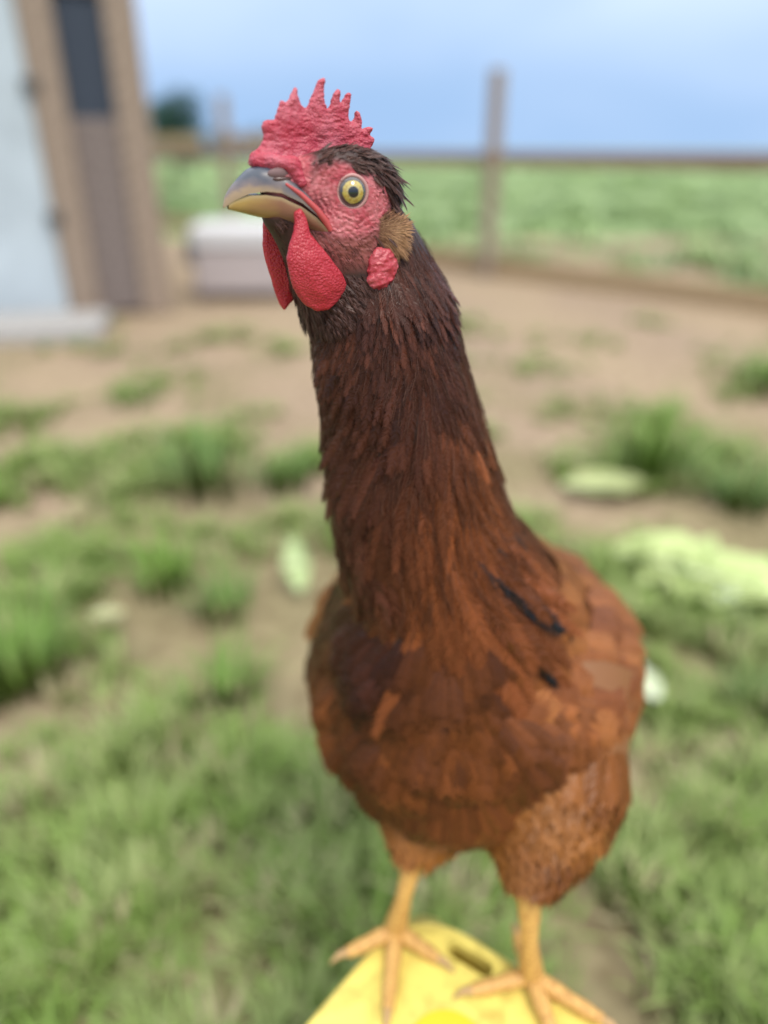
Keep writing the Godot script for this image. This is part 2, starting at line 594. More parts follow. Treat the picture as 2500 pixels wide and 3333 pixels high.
func fence() -> void:
	var a := Vector3(0.656, 0, -4.919)
	var d := Vector3(0.677, 0, 0.736)
	var turn := atan2(-d.z, d.x)
	var wood := plank_mat(lin(0.42, 0.34, 0.27), 31)
	var red := plank_mat(lin(0.33, 0.22, 0.165), 32)
	var pale := plank_mat(lin(0.52, 0.39, 0.235), 33)
	var f := thing("yard_fence", a, "wooden post and rail fence along the far edge of the bare yard", "fence")
	for k in [-2, -1, 0, 1]:
		var s := Shape.new()
		s.box(d * 3.0 * k + Vector3(0, 0.575, 0), Vector3(0.07, 1.15, 0.07), turn, 0.005)
		part("post", s, wood, f)
	for k in [-2, -1, 0]:
		var mid: Vector3 = d * 3.0 * (k + 0.5)
		var off := d.cross(Vector3.UP) * -0.067
		var s := Shape.new()
		s.box(mid + off + Vector3(0, 0.683, 0), Vector3(2.99, 0.075, 0.04), turn, 0.004)
		part("rail", s, red, f)
		var b := Shape.new()
		b.box(mid + off + Vector3(0, 0.055, 0), Vector3(2.99, 0.13, 0.04), turn, 0.004)
		part("kickboard", b, pale, f)
	for e in [[-1.9, 1.5], [-4.2, 2.6]]:
		var t := Shape.new()
		t.box(d * float(e[0]) * 1.0 + d * -0.6 + d.cross(Vector3.UP) * -0.067 + Vector3(0, 0.80, 0), Vector3(e[1], 0.11, 0.03), turn, 0.004)
		part("top_board", t, pale, f)

# ---------------------------------------------------------------- coop
func coop() -> void:
	var at := Vector3(-1.065, 0, -3.794)   # the coop's front right corner
	var turn := 0.27
	var c := thing("chicken_coop", at, "tall chicken coop with white wall, timber posts and grey door", "coop")
	c.rotation.y = turn
	var white := mat(lin(0.50, 0.57, 0.62), 0.6, 0.4)
	white.albedo_texture = noise_tex(0.01, 3, ramp([[0.0, Color(0.9, 0.9, 0.9)], [1.0, Color(1, 1, 1)]]), FastNoiseLite.TYPE_SIMPLEX_SMOOTH, 256, 41)
	triplanar(white, 1.0)
	var wood := plank_mat(lin(0.40, 0.315, 0.25), 42)
	var ply := plank_mat(lin(0.27, 0.225, 0.21), 43)
	var dark := mat(lin(0.05, 0.062, 0.085), 0.8, 0.3)
	var metal := mat(lin(0.08, 0.075, 0.07), 0.5, 0.5)
	# posts
	for x in [-0.07, -0.41]:
		var s := Shape.new()
		s.box(Vector3(x, 1.05, 0.0), Vector3(0.14, 2.1, 0.09), 0, 0.006)
		part("post", s, wood, c)
	# door between the posts: lower panel, window with frame
	var door := Shape.new()
	door.box(Vector3(-0.24, 0.44, 0.0), Vector3(0.198, 0.84, 0.03), 0, 0.003)
	var dn := part("door", door, ply, c)
	var up := Shape.new()
	up.box(Vector3(-0.24, 1.70, 0.0), Vector3(0.198, 0.74, 0.03), 0, 0.003)
	part("upper_panel", up, ply, c)
	var win := Shape.new()
	win.box(Vector3(-0.24, 1.09, -0.012), Vector3(0.198, 0.46, 0.012), 0, 0.0)
	part("window", win, dark, c)
	for y in [0.45, 0.98]:
		var h := Shape.new()
		h.box(Vector3(-0.475, y, 0.052), Vector3(0.07, 0.05, 0.012), 0, 0.002)
		part("hinge", h, metal, dn)
	var front := Shape.new()
	front.box(Vector3(-1.085, 1.06, 0.0), Vector3(1.2, 2.08, 0.04), 0, 0.004)
	part("front_wall", front, white, c)
	# sides, back and roof
	var shell := Shape.new()
	shell.box(Vector3(-0.11, 1.05, -0.85), Vector3(0.04, 2.1, 1.6), 0, 0.004)
	shell.box(Vector3(-1.69, 1.05, -0.85), Vector3(0.04, 2.1, 1.6), 0, 0.004)
	shell.box(Vector3(-0.8575, 1.05, -1.63), Vector3(1.62, 2.1, 0.04), 0, 0.004)
	part("wall", shell, white, c)
	var roof := Shape.new()
	roof.box(Vector3(-0.8575, 2.13, -0.8), Vector3(1.8, 0.05, 1.9), 0, 0.005)
	part("roof", roof, mat(lin(0.2, 0.2, 0.21), 0.6), c)
	var slab := thing("concrete_step", Vector3(-1.62, 0, -3.28), "pale grey concrete slab in front of the white coop wall", "slab")
	slab.rotation.y = 0.2
	var sl := Shape.new()
	sl.box(Vector3(0, 0.02, 0), Vector3(0.75, 0.07, 0.42), 0, 0.01)
	var conc := mat(lin(0.47, 0.45, 0.43), 0.9, 0.3)
	conc.albedo_texture = noise_tex(0.03, 5, ramp([[0.0, Color(0.75, 0.75, 0.75)], [1.0, Color(1, 1, 1)]]), FastNoiseLite.TYPE_SIMPLEX_SMOOTH, 256, 44)
	triplanar(conc, 3.0)
	part("slab", sl, conc, slab)

func yard_things() -> void:
	# white tub beyond the coop
	var t := thing("feed_tub", Vector3(-0.76, 0, -4.22), "low white lidded tub on the bare soil between coop and hen", "tub")
	t.rotation.y = 0.05
	var body := Shape.new()
	body.box(Vector3(0, 0.16, 0), Vector3(0.50, 0.24, 0.34), 0, 0.02)
	part("tub_body", body, mat(lin(0.42, 0.36, 0.35), 0.6), t)
	var lid := Shape.new()
	lid.box(Vector3(0.01, 0.325, 0), Vector3(0.54, 0.125, 0.38), 0, 0.03)
	part("lid", lid, mat(lin(0.60, 0.585, 0.59), 0.5), t)
	var grip := Shape.new()
	grip.box(Vector3(-0.275, 0.24, 0.06), Vector3(0.05, 0.10, 0.16), 0, 0.01)
	part("handle", grip, mat(lin(0.07, 0.07, 0.08), 0.5), t)
	for x in [-0.2, 0.2]:
		var b := Shape.new()
		b.box(Vector3(x, 0.018, 0), Vector3(0.07, 0.044, 0.36), 0, 0.005)
		part("skid", b, mat(lin(0.10, 0.07, 0.055), 0.8), t)
	# torn lettuce leaves on the grass
	var leaves := [
		[Vector3(0.585, 0.03, -1.15), Vector2(0.18, 0.088), -0.72, "large pale lettuce leaf lying on grass near the soil patch", Color(0.50, 0.60, 0.24)],
		[Vector3(0.51, 0.03, -1.56), Vector2(0.10, 0.045), -0.1, "faded yellowish lettuce leaf below the tall weed", Color(0.34, 0.38, 0.15)],
		[Vector3(-0.16, 0.045, -1.17), Vector2(0.026, 0.055), 0.2, "small whitish green lettuce scrap standing in the grass", Color(0.42, 0.52, 0.25)],
		[Vector3(0.375, 0.04, -0.84), Vector2(0.022, 0.028), 0.4, "tiny white lettuce scrap in the grass beside the hen's tail side", Color(0.62, 0.68, 0.50)],
		[Vector3(0.60, 0.02, -1.06), Vector2(0.03, 0.035), 0.4, "small bluish white scrap under the large lettuce leaf", Color(0.55, 0.62, 0.55)],
		[Vector3(-0.46, 0.03, -1.03), Vector2(0.03, 0.02), 0.0, "small straw coloured dry leaf among the green tufts", Color(0.40, 0.38, 0.20)]]
	for l in leaves:
		var o := thing("lettuce_leaf", l[0], l[3], "leaf")
		o.rotation = Vector3(0.5 if l[1].y > l[1].x else 0.15, l[2], 0.06)
		part("blade", leaf_shape(l[1], l[4]), vmat(0.5, 0.5), o)
		var rib := Shape.new()
		var w: Vector2 = l[1]
		rib.tube([Vector3(-w.x, 0.004, 0), Vector3(0, 0.008, 0), Vector3(w.x * 0.8, 0.006, 0)], [0.05 * w.y + 0.002, 0.05 * w.y + 0.0015, 0.001], 6, Color(0.55, 0.60, 0.36))
		part("rib", rib, vmat(0.5), o)

func leaf_shape(w: Vector2, c: Color) -> Shape:
	var s := Shape.new()
	var n := FastNoiseLite.new()
	n.seed = int(w.x * 9000); n.frequency = 1.0
	var rows := 15
	var cols := 11
	for side in [1.0, -1.0]:
		var base := s.v.size()
		for j in rows:
			for i in cols:
				var x := lerpf(-1, 1, float(j) / (rows - 1))
				var z := lerpf(-1, 1, float(i) / (cols - 1))
				var half := pow(maxf(0.02, 1.0 - x * x * 0.98), 0.8) * (1.0 + 0.8 * n.get_noise_1d(x * 6.0 + signf(z) * 9.0))
				var y: float = 0.28 * w.y * (z * z) + 0.22 * w.y * n.get_noise_2d(x * 2.5, z * 2.5) + 0.0012 * side
				var tone := 0.9 + 0.25 * n.get_noise_2d(x * 5.0, z * 5.0 + 20)
				s.vert(Vector3(x * w.x, y, z * half * w.y), Vector3(0, side, 0), Color(c.r * tone, c.g * tone, c.b * tone))
		for j in rows - 1:
			for i in cols - 1:
				var a := base + j * cols + i
				s.quad(a, a + 1, a + cols + 1, a + cols)
	# smooth normals
	for k in s.n.size():
		s.n[k] = Vector3.ZERO
	for k in range(0, s.i.size(), 3):
		var g := (s.v[s.i[k + 2]] - s.v[s.i[k]]).cross(s.v[s.i[k + 1]] - s.v[s.i[k]])
		for e in 3:
			s.n[s.i[k + e]] += g
	for k in s.n.size():
		s.n[k] = s.n[k].normalized()
	return s

# ---------------------------------------------------------------- plants
func blade_clump(sd: int, blades: int, spread: float, tall: float, wide: float) -> ArrayMesh:
	var r := RandomNumberGenerator.new()
	r.seed = sd
	var s := Shape.new()
	for b in blades:
		var a := r.randf() * TAU
		var o := Vector3(cos(a), 0, sin(a)) * spread * sqrt(r.randf())
		var lean := (Vector3(cos(a), 0, sin(a)) + Vector3(r.randf_range(-0.6, 0.6), 0, r.randf_range(-0.6, 0.6))) * r.randf_range(0.15, 0.75)
		var h := tall * r.randf_range(0.5, 1.1)
		var side := lean.cross(Vector3.UP).normalized() * wide * r.randf_range(0.6, 1.2)
		var tone := r.randf_range(0.7, 1.25)
		var dry := r.randf() < 0.12
		var c := Color(tone * 2.2, tone * 1.2, tone * 1.6) if dry else Color(tone, tone, tone)
		var prev := []
		for k in 4:
			var q := k / 3.0
			var p := o + Vector3.UP * h * (q - 0.28 * q * q * lean.length()) + lean * h * q * q
			var w := side * (1.0 - 0.92 * q * q)
			var nn := (lean.normalized() * -0.4 + Vector3.UP).normalized()
			var row := [s.vert(p - w, nn, c), s.vert(p + w, nn, c)]
			if k: s.quad(prev[0], prev[1], row[1], row[0])
			prev = row
	return s.mesh()

func grass() -> void:
	var m := vmat(0.55, 0.4)
	var lawn := FastNoiseLite.new()
	lawn.seed = 17; lawn.frequency = 1.7; lawn.fractal_octaves = 3
	for variant in 3:
		var mesh := blade_clump(100 + variant, 26, 0.024, 0.050, 0.0022)
		var where := []
		var tint := []
		for k in 2700:
			var z := -0.15 - 3.4 * pow(rng.randf(), 1.25)
			var x := rng.randf_range(-1.0, 1.0) * (0.45 + 0.62 * -z)
			var dens := 0.56 - 0.9 * exp(-pow((x + 0.13) / 0.07, 2.0) - pow((z + 0.92) / 0.18, 2.0)) + 0.7 * exp(-pow((x + 0.55) / 0.22, 2.0) - pow((z + 0.92) / 0.2, 2.0)) + lawn.get_noise_2d(x, z) * 2.4 + (z + 1.3) * 0.42
			if rng.randf() > dens:
				continue
			var size := rng.randf_range(0.55, 1.25) * clampf(0.75 + dens * 0.4, 0.6, 1.3)
			where.append(Transform3D(Basis(Vector3.UP, rng.randf() * TAU).scaled(Vector3(size, size * rng.randf_range(0.7, 1.2), size)), Vector3(x, -0.004, z)))
			var g := rng.randf()
			var c := Color(0.135, 0.24, 0.030).lerp(Color(0.28, 0.335, 0.125), g)
			if rng.randf() < 0.1: c = Color(0.36, 0.32, 0.18)
			tint.append(c)
		var o := many("grass", mesh, m, where, tint, self)
		o.set_meta("label", ["short green grass growing over the yard soil", "loose tufts of grass spread over the yard", "thin grass blades mixed with dry straw"][variant])
		o.set_meta("category", "grass")
	# single weeds that stand out
	var weeds := [
		[Vector3(0.66, 0, -1.68), 0.24, 0.075, "tall dark green weed standing on the bare soil patch", 80],
		[Vector3(0.80, 0, -1.50), 0.15, 0.06, "lower leafy weed beside the tall dark green weed", 60],
		[Vector3(-0.42, 0, -1.60), 0.19, 0.10, "broad dark green grass tuft between soil and lawn", 80],
		[Vector3(-0.24, 0, -1.62), 0.13, 0.07, "dense grass tuft right beside the broad dark tuft", 60],
		[Vector3(-0.40, 0, -1.16), 0.13, 0.05, "bright green grass tuft with soil showing behind", 60],
		[Vector3(-0.55, 0, -0.90), 0.16, 0.07, "deep green grass tuft rising above the short lawn", 90],
		[Vector3(-0.28, 0, -1.08), 0.10, 0.05, "small round grass tuft beside the whitish lettuce scrap", 60],
		[Vector3(-0.24, 0, -0.86), 0.10, 0.06, "wide low grass tuft at the edge of a bare patch", 70],
		[Vector3(0.56, 0, -0.82), 0.10, 0.05, "low grass tuft in front of the large lettuce leaf", 60],
		[Vector3(-0.80, 0, -2.25), 0.10, 0.07, "lone grass tuft out on the bare soil", 50],
		[Vector3(1.30, 0, -2.40), 0.20, 0.09, "dark weed growing close to the fence kickboard", 60]]
	var k := 0
	for w in weeds:
		var o := thing("grass_tuft", w[0], w[3], "plant", "tufts in the yard")
		var b := part("blades", blade_clump(200 + k, w[4], w[2], w[1], 0.0045), m_tuft(Color(0.125, 0.23, 0.028).lerp(Color(0.10, 0.175, 0.045), rng.randf())), o)
		b.position.y = -0.004
		k += 1

func m_tuft(c: Color) -> StandardMaterial3D:
	var m := vmat(0.5, 0.4)
	m.albedo_color = lin(c.r, c.g, c.b)
	return m

func far_things() -> void:
	# weeds beyond the fence
	var m := vmat(0.7, 0.3)
	var mesh := blade_clump(300, 30, 0.13, 0.12, 0.010)
	var where := []
	var tint := []
	var n := FastNoiseLite.new()
	n.seed = 33; n.frequency = 0.45
	for k in 3800:
		var t := rng.randf()
		var z := lerpf(-4.2, -34.0, t * t)
		var x := rng.randf_range(-0.75, 0.75) * (2.0 - z) * 1.1
		# keep to the far side of the fence
		if (Vector3(x, 0, z) - Vector3(0.656, 0, -4.919)).dot(Vector3(0.736, 0, -0.677)) < 0.25:
			continue
		var d := n.get_noise_2d(x, z)
		if rng.randf() > 0.35 + d * 1.9:
			continue
		var s := rng.randf_range(0.5, 1.2) * (1.0 + maxf(d, 0) * 1.3)
		where.append(Transform3D(Basis(Vector3.UP, rng.randf() * TAU).scaled(Vector3.ONE * s), Vector3(x, -0.03, z)))
		tint.append(Color(0.30, 0.42, 0.17).lerp(Color(0.20, 0.29, 0.15), rng.randf()))
	var o := many("meadow_weeds", mesh, m, where, tint, self)
	o.set_meta("label", "rough green meadow growth beyond the fence")
	o.set_meta("category", "weeds")
	# bushes
	tree("far_bush", Vector3(-4.6, 0, -18.0), 1.95, 0.85, Vector3(0.030, 0.075, 0.05), "dark green bush rising behind the coop and fence", 51)
	for k in 5:
		tree("far_tree", Vector3(-20.0 + k * 3.4, 0, -62.0 - k), 2.4 + 0.5 * sin(k * 2.0), 2.1, Vector3(0.030, 0.075, 0.05), ["low dark tree at the end of the distant treeline", "small rounded tree second along the distant treeline", "middle tree of the distant treeline on the horizon", "tree between middle and far end of distant treeline", "dark tree at the far field end of the treeline"][k], 60 + k, "low treeline on the horizon")

func tree(called: String, at: Vector3, tall: float, wide: float, c: Vector3, label: String, sd: int, group := "") -> void:
	var o := thing(called, at, label, "tree", group)
	var r := RandomNumberGenerator.new()
	r.seed = sd
	var trunk := Shape.new()
	trunk.tube([Vector3(0, -0.1, 0), Vector3(0.03, tall * 0.4, 0), Vector3(-0.02, tall * 0.8, 0)], [tall * 0.035, tall * 0.025, tall * 0.01], 7)
	for k in 5:
		var a := k * 1.3
		trunk.tube([Vector3(0.02, tall * (0.3 + 0.08 * k), 0), Vector3(cos(a) * wide * 0.5, tall * (0.5 + 0.07 * k), sin(a) * wide * 0.5)], [tall * 0.015, tall * 0.005], 5)
	part("trunk", trunk, mat(lin(0.12, 0.09, 0.07), 0.9), o)
	var s := Shape.new()
	for k in 2200:
		var lobe := k % 9
		var la := lobe * 2.4
		var lc := Vector3(cos(la) * wide * 0.45, tall * (0.35 + 0.06 * lobe), sin(la) * wide * 0.45)
		var d := Vector3(r.randfn(), r.randfn(), r.randfn()).normalized() * pow(r.randf(), 0.4) * wide * 0.5
		var p := lc + d * Vector3(1, 0.8, 1)
		if p.y < tall * 0.1: continue
		var nn := Vector3(r.randfn(), r.randfn() + 0.6, r.randfn()).normalized()
		var e1 := nn.cross(Vector3(r.randfn(), r.randfn(), r.randfn())).normalized() * tall * 0.03
		var e2 := nn.cross(e1) * 0.55
		var tone := r.randf_range(0.7, 1.3)
		s.face(p - e1, p + e2, p + e1, p - e2, Color(c.x * tone, c.y * tone, c.z * tone))
	part("crown", s, vmat(0.7, 0.3), o)

# ---------------------------------------------------------------- stool
func stool() -> void:
	var o := thing("plastic_stool", Vector3(0.03, 0, -0.16), "yellow plastic stool with a handle slot under the hen's feet", "stool")
	var m := mat(lin(0.76, 0.62, 0.145), 0.42, 0.5)
	m.albedo_texture = noise_tex(0.02, 5, ramp([[0.0, Color(0.80, 0.78, 0.74)], [0.35, Color(0.93, 0.93, 0.92)], [0.55, Color(1, 1, 1)], [1.0, Color(1, 1, 1)]]), FastNoiseLite.TYPE_SIMPLEX_SMOOTH, 512, 95)
	triplanar(m, 5.0)
	# outline of the top: a rounded square set on its corner
	var corners := [Vector2(-0.0106, -0.147), Vector2(0.130, -0.045), Vector2(0.030, 0.105), Vector2(-0.112, -0.024)]
	var outline := PackedVector2Array()
	for k in 4:
		var p: Vector2 = corners[k]
		var a: Vector2 = (corners[(k + 3) % 4] - p).normalized()
		var b: Vector2 = (corners[(k + 1) % 4] - p).normalized()
		for j in 9:
			var q := j / 8.0
			var r := 0.042
			outline.append(p + a * r * (1 - q) * (1 - q) + b * r * q * q)
	var slot := PackedVector2Array()
	var sc := Vector2(0.0205, -0.112)
	var sd := Vector2(0.83, 0.56)
	var sn := Vector2(-0.56, 0.83)
	for k in 16:
		var a := TAU * k / 16.0
		slot.append(sc + sd * (cos(a) * 0.005 + signf(cos(a + 0.001)) * 0.0095) + sn * sin(a) * 0.005)
	# top with the hole: triangulate with a seam
	var seam := PackedVector2Array()
	var near_o := 0
	var near_s := 0
	var best := 1e9
	for i in outline.size():
		for j in slot.size():
			var d := outline[i].distance_to(slot[j])
			if d < best:
				best = d; near_o = i; near_s = j
	for i in outline.size() + 1:
		seam.append(outline[(near_o + i) % outline.size()])
	for j in slot.size() + 1:
		seam.append(slot[(near_s - j + slot.size() * 2) % slot.size()])
	var ids := Geometry2D.triangulate_polygon(seam)
	var s := Shape.new()
	for up in [1.0, -1.0]:
		var base := s.v.size()
		for q in seam:
			s.vert(Vector3(q.x, TOP - 0.0005 - (0.006 if up < 0 else 0.0), q.y), Vector3(0, up, 0))
		for k in range(0, ids.size(), 3):
			s.tri(base + ids[k], base + ids[k + 1], base + ids[k + 2])
	# walls of the slot
	for j in slot.size():
		var p := slot[j]
		var q := slot[(j + 1) % slot.size()]
		var nn := Vector3(sc.x - p.x, 0, sc.y - p.y).normalized()
		s.quad(s.vert(Vector3(p.x, TOP - 0.0005, p.y), nn), s.vert(Vector3(q.x, TOP - 0.0005, q.y), nn), s.vert(Vector3(q.x, TOP - 0.0065, q.y), nn), s.vert(Vector3(p.x, TOP - 0.0065, p.y), nn))
	# rounded rim and skirt
	var mid := Vector2(0.017, -0.025)
	var rows := []
	var prof := [[0.0, 0.0005, 0.9], [0.002, 0.0012, 0.6], [0.0036, 0.003, 0.2], [0.0042, 0.006, 0.0], [0.0065, 0.045, 0.0], [0.005, 0.045, -1.0]]
	for pr in prof:
		var row := []
		for k in outline.size():
			var a := outline[(k + outline.size() - 1) % outline.size()]
			var b := outline[(k + 1) % outline.size()]
			var d := (b - a).normalized()
			var out := Vector2(d.y, -d.x)
			if out.dot(outline[k] - mid) < 0: out = -out
			var q: Vector2 = outline[k] + out * pr[0]
			row.append(s.vert(Vector3(q.x, TOP - pr[1], q.y), Vector3(out.x * (1.0 - absf(pr[2])), pr[2], out.y * (1.0 - absf(pr[2]))).normalized()))
		rows.append(row)
	for r in rows.size() - 1:
		for k in outline.size():
			s.quad(rows[r][k], rows[r][(k + 1) % outline.size()], rows[r + 1][(k + 1) % outline.size()], rows[r + 1][k])
	part("seat", s, m, o)
	for k in 4:
		var p: Vector2 = mid + (corners[k] - mid) * 0.82
		var q: Vector2 = mid + (corners[k] - mid) * 1.08
		var l := Shape.new()
		l.tube([Vector3(p.x, TOP - 0.008, p.y), Vector3(q.x, 0.0, q.y)], [0.019, 0.015], 12)
		part("leg", l, m, o)
	var disc := Shape.new()
	var c := disc.vert(Vector3(0.003, TOP + 0.0012, -0.062), Vector3.UP)
	for k in 33:
		var a := TAU * k / 32.0
		disc.vert(Vector3(0.003 + cos(a) * 0.021, TOP + 0.0012, -0.062 + sin(a) * 0.021), Vector3.UP)
		if k: disc.tri(c, k, k + 1)
	part("printed_dot", disc, mat(lin(0.80, 0.52, 0.03), 0.4), o)

# ---------------------------------------------------------------- the hen
func hen() -> void:
	var o := thing("hen", HEN, "reddish brown hen with red comb standing on the yellow stool", "hen")
	slice_grid()
	body(o)
	comb(o)
	wattles(o)
	beak(o)
	eye(o)
	legs(o)
	plumage(o)
	wing(o)

var head_shape: Shape
func body(o: Node3D) -> void:
	var s := Shape.new()
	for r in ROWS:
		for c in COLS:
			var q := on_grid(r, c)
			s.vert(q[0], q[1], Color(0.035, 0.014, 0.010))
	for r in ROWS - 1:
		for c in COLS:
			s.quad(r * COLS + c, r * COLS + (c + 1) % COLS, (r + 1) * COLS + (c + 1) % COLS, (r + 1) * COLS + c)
	for t in THIGHS:
		s.tube(t[0], t[1], 20, Color(0.20, 0.085, 0.028))
	head_shape = nets(head_field, Vector3(-44, -58, -32), Vector3(36, 20, 24), 0.62, head_paint, hpv, hd)
	var base := s.v.size()
	s.v.append_array(head_shape.v); s.n.append_array(head_shape.n); s.c.append_array(head_shape.c); s.t.append_array(head_shape.t)
	for k in head_shape.i:
		s.i.append(k + base)
	var m := vmat(0.5, 0.45)
	part("body", s, m, o)

# relative to HEN
var THIGHS := [
	[[Vector3(-0.012, 0.145, -0.080), Vector3(-0.014, 0.115, -0.055), Vector3(-0.018, 0.092, -0.038), Vector3(-0.0255, 0.074, -0.0245)], [0.048, 0.038, 0.025, 0.010]],
	[[Vector3(0.050, 0.150, -0.075), Vector3(0.048, 0.120, -0.044), Vector3(0.044, 0.102, -0.022), Vector3(0.0345, 0.082, 0.002)], [0.050, 0.043, 0.032, 0.010]]]

const COMB := [33.4, 8.9, 32.5, 10.5, 32.2, 11.8, 31.3, 13.4, 30.0, 14.8, 28.8, 16.4, 28.5, 18.0, 28.9, 19.3, 28.9, 20.9, 28.4, 21.9, 27.3, 22.6, 25.4, 22.6, 24.3, 22.8, 23.7, 24.3, 22.8, 26.7, 22.1, 28.0, 21.4, 28.8, 20.7, 28.6, 20.1, 27.9, 19.6, 28.2, 18.8, 28.9, 17.8, 30.4, 16.7, 32.1, 16.2, 32.9, 15.5, 33.2, 15.1, 32.6, 15.2, 31.3, 15.0, 29.7, 14.6, 28.4, 13.8, 27.2, 12.9, 26.3, 12.3, 26.4, 11.6, 27.7, 10.2, 29.9, 9.2, 31.7, 8.1, 33.8, 7.4, 35.1, 6.4, 35.8, 5.6, 35.8, 5.0, 34.8, 5.5, 33.4, 5.7, 31.5, 5.6, 29.4, 5.1, 27.6, 4.7, 26.3, 4.0, 26.8, 3.2, 28.2, 2.6, 30.0, 1.7, 31.5, 0.9, 32.5, 0.1, 32.8, -0.6, 32.4, -0.7, 31.2, -0.3, 29.8, -0.4, 28.5, -0.9, 28.5, -2.2, 29.9, -3.2, 31.2, -3.9, 31.9, -4.6, 32.0, -5.1, 31.0, -4.7, 29.4, -4.3, 27.5, -4.0, 25.6, -4.0, 23.7, -4.4, 22.6, -5.7, 22.9, -6.4, 23.8, -6.5, 24.9, -6.6, 25.7, -7.3, 26.0, -8.1, 25.4, -8.6, 24.3, -9.0, 22.7, -8.8, 21.0, -9.1, 20.3, -10.1, 20.8, -11.8, 21.1, -12.9, 20.9, -13.2, 20.1, -12.7, 19.1, -11.6, 18.4, -12.9, 17.9, -13.9, 17.4, -14.2, 16.6, -13.4, 15.5, -12.6, 14.3, -12.3, 13.2, -12.0, 11.7, -11.7, 10.0, -6.0, 6.0, 10.0, 5.0, 26.0, 6.0]

func skin_mat(fine: float, bump: float, dots: Color, base: Color, rough: float) -> StandardMaterial3D:
	var m := vmat(rough, 0.5)
	m.albedo_texture = noise_tex(0.045, 1, ramp([[0.0, dots], [0.35, base], [1.0, base]]), FastNoiseLite.TYPE_CELLULAR, 512, 71)
	m.heightmap_enabled = true
	m.heightmap_texture = noise_tex(0.045, 1, ramp([[0.0, Color(1, 1, 1)], [0.6, Color(0.2, 0.2, 0.2)], [1.0, Color(0, 0, 0)]]), FastNoiseLite.TYPE_CELLULAR, 512, 71)
	m.heightmap_scale = bump
	triplanar(m, fine)
	m.subsurf_scatter_enabled = true
	m.subsurf_scatter_strength = 0.08
	return m

func comb(o: Node3D) -> void:
	var poly := PackedVector2Array()
	for k in range(0, COMB.size(), 2):
		poly.append(Vector2(COMB[k], COMB[k + 1]))
	var cell := 0.5
	var lo := Vector3(-16, 3, -7)
	var nx := 104
	var flat := PackedFloat32Array()
	for y in 70:
		for x in nx:
			flat.append(polygon_distance(Vector2(lo.x + x * cell, lo.y + y * cell), poly))
	var field := func(p: Vector3) -> float:
		var d := sample(flat, nx, 70, (p.x - lo.x) / cell, (p.y - lo.y) / cell)
		var base := clampf((17.0 - p.y) / 11.0, 0, 1)
		var half := 1.5 + 3.6 * base * base + 0.5 * clampf(-d / 4.0, 0, 1)
		var swing := 0.5 * sin(p.x * 0.33) * clampf((p.y - 10.0) / 12.0, 0, 1) + 0.6 * patch.get_noise_2d(p.x * 2.2, p.y * 2.2)
		var e := absf(p.z - swing) - half + 1.2
		var q := Vector2(maxf(d + 1.2, 0), maxf(e, 0)).length() + minf(maxf(d + 1.2, e), 0.0) - 1.2
		# fleshy folds over the nostril and the bill
		var z := absf(p.z)
		var r := Vector3(p.x, p.y, z)
		q = smin(q, cone(r, Vector3(31.5, 10.0, 1.0), Vector3(27.0, 9.6, 4.5), 2.5, 2.2), 2.0)
		q = smin(q, cone(r, Vector3(27.0, 9.8, 4.5), Vector3(21.0, 8.6, 7.5), 2.2, 2.4), 2.0)
		q = smin(q, cone(r, Vector3(21.0, 8.6, 7.5), Vector3(18.8, 3.0, 9.6), 2.6, 1.8), 2.0)
		var cr := wrinkle.get_noise_3d(p.x * 2.0, p.y * 5.5, p.z * 2.0)
		return q + 0.34 * cr + 0.25 * wrinkle.get_noise_3d(p.x * 7.0, p.y * 7.0, p.z * 7.0)
	var paint := func(p: Vector3, _g: Vector3) -> Color:
		var n := patch.get_noise_3d(p.x * 2.0, p.y * 2.0, p.z * 2.0)
		return Color(0.52, 0.050, 0.090).lerp(Color(0.60, 0.14, 0.19), clampf(0.35 + n * 1.1, 0, 1))
	part("comb", nets(field, Vector3(-16, 1, -13), Vector3(36, 37.5, 13), cell, paint, hpv, hd), skin_mat(62.0, 0.025, Color(1.0, 1.0, 1.0), Color(0.86, 0.80, 0.80), 0.5), o)

const WATTLE := [20.4, -5.0, 22.6, -6.5, 22.9, -10.5, 23.6, -12.9, 26.1, -17.3, 27.2, -21.8, 26.6, -26.4, 25.2, -32.2, 23.1, -36.1, 20.4, -39.0, 16.3, -41.2, 11.5, -41.1, 7.2, -38.4, 4.3, -34.8, 4.0, -32.1, 6.5, -27.6, 10.4, -22.6, 14.3, -17.8, 17.6, -13.6, 18.6, -8.1]
const WATTLE2 := [27.0, -9.0, 28.0, -12.2, 28.5, -19.6, 27.7, -25.1, 26.0, -30.7, 24.6, -36.5, 22.5, -42.4, 20.8, -44.9, 18.8, -42.7, 15.5, -39.8, 11.0, -36.0, 10.0, -30.0, 13.0, -22.0, 18.0, -14.0, 21.0, -8.0]

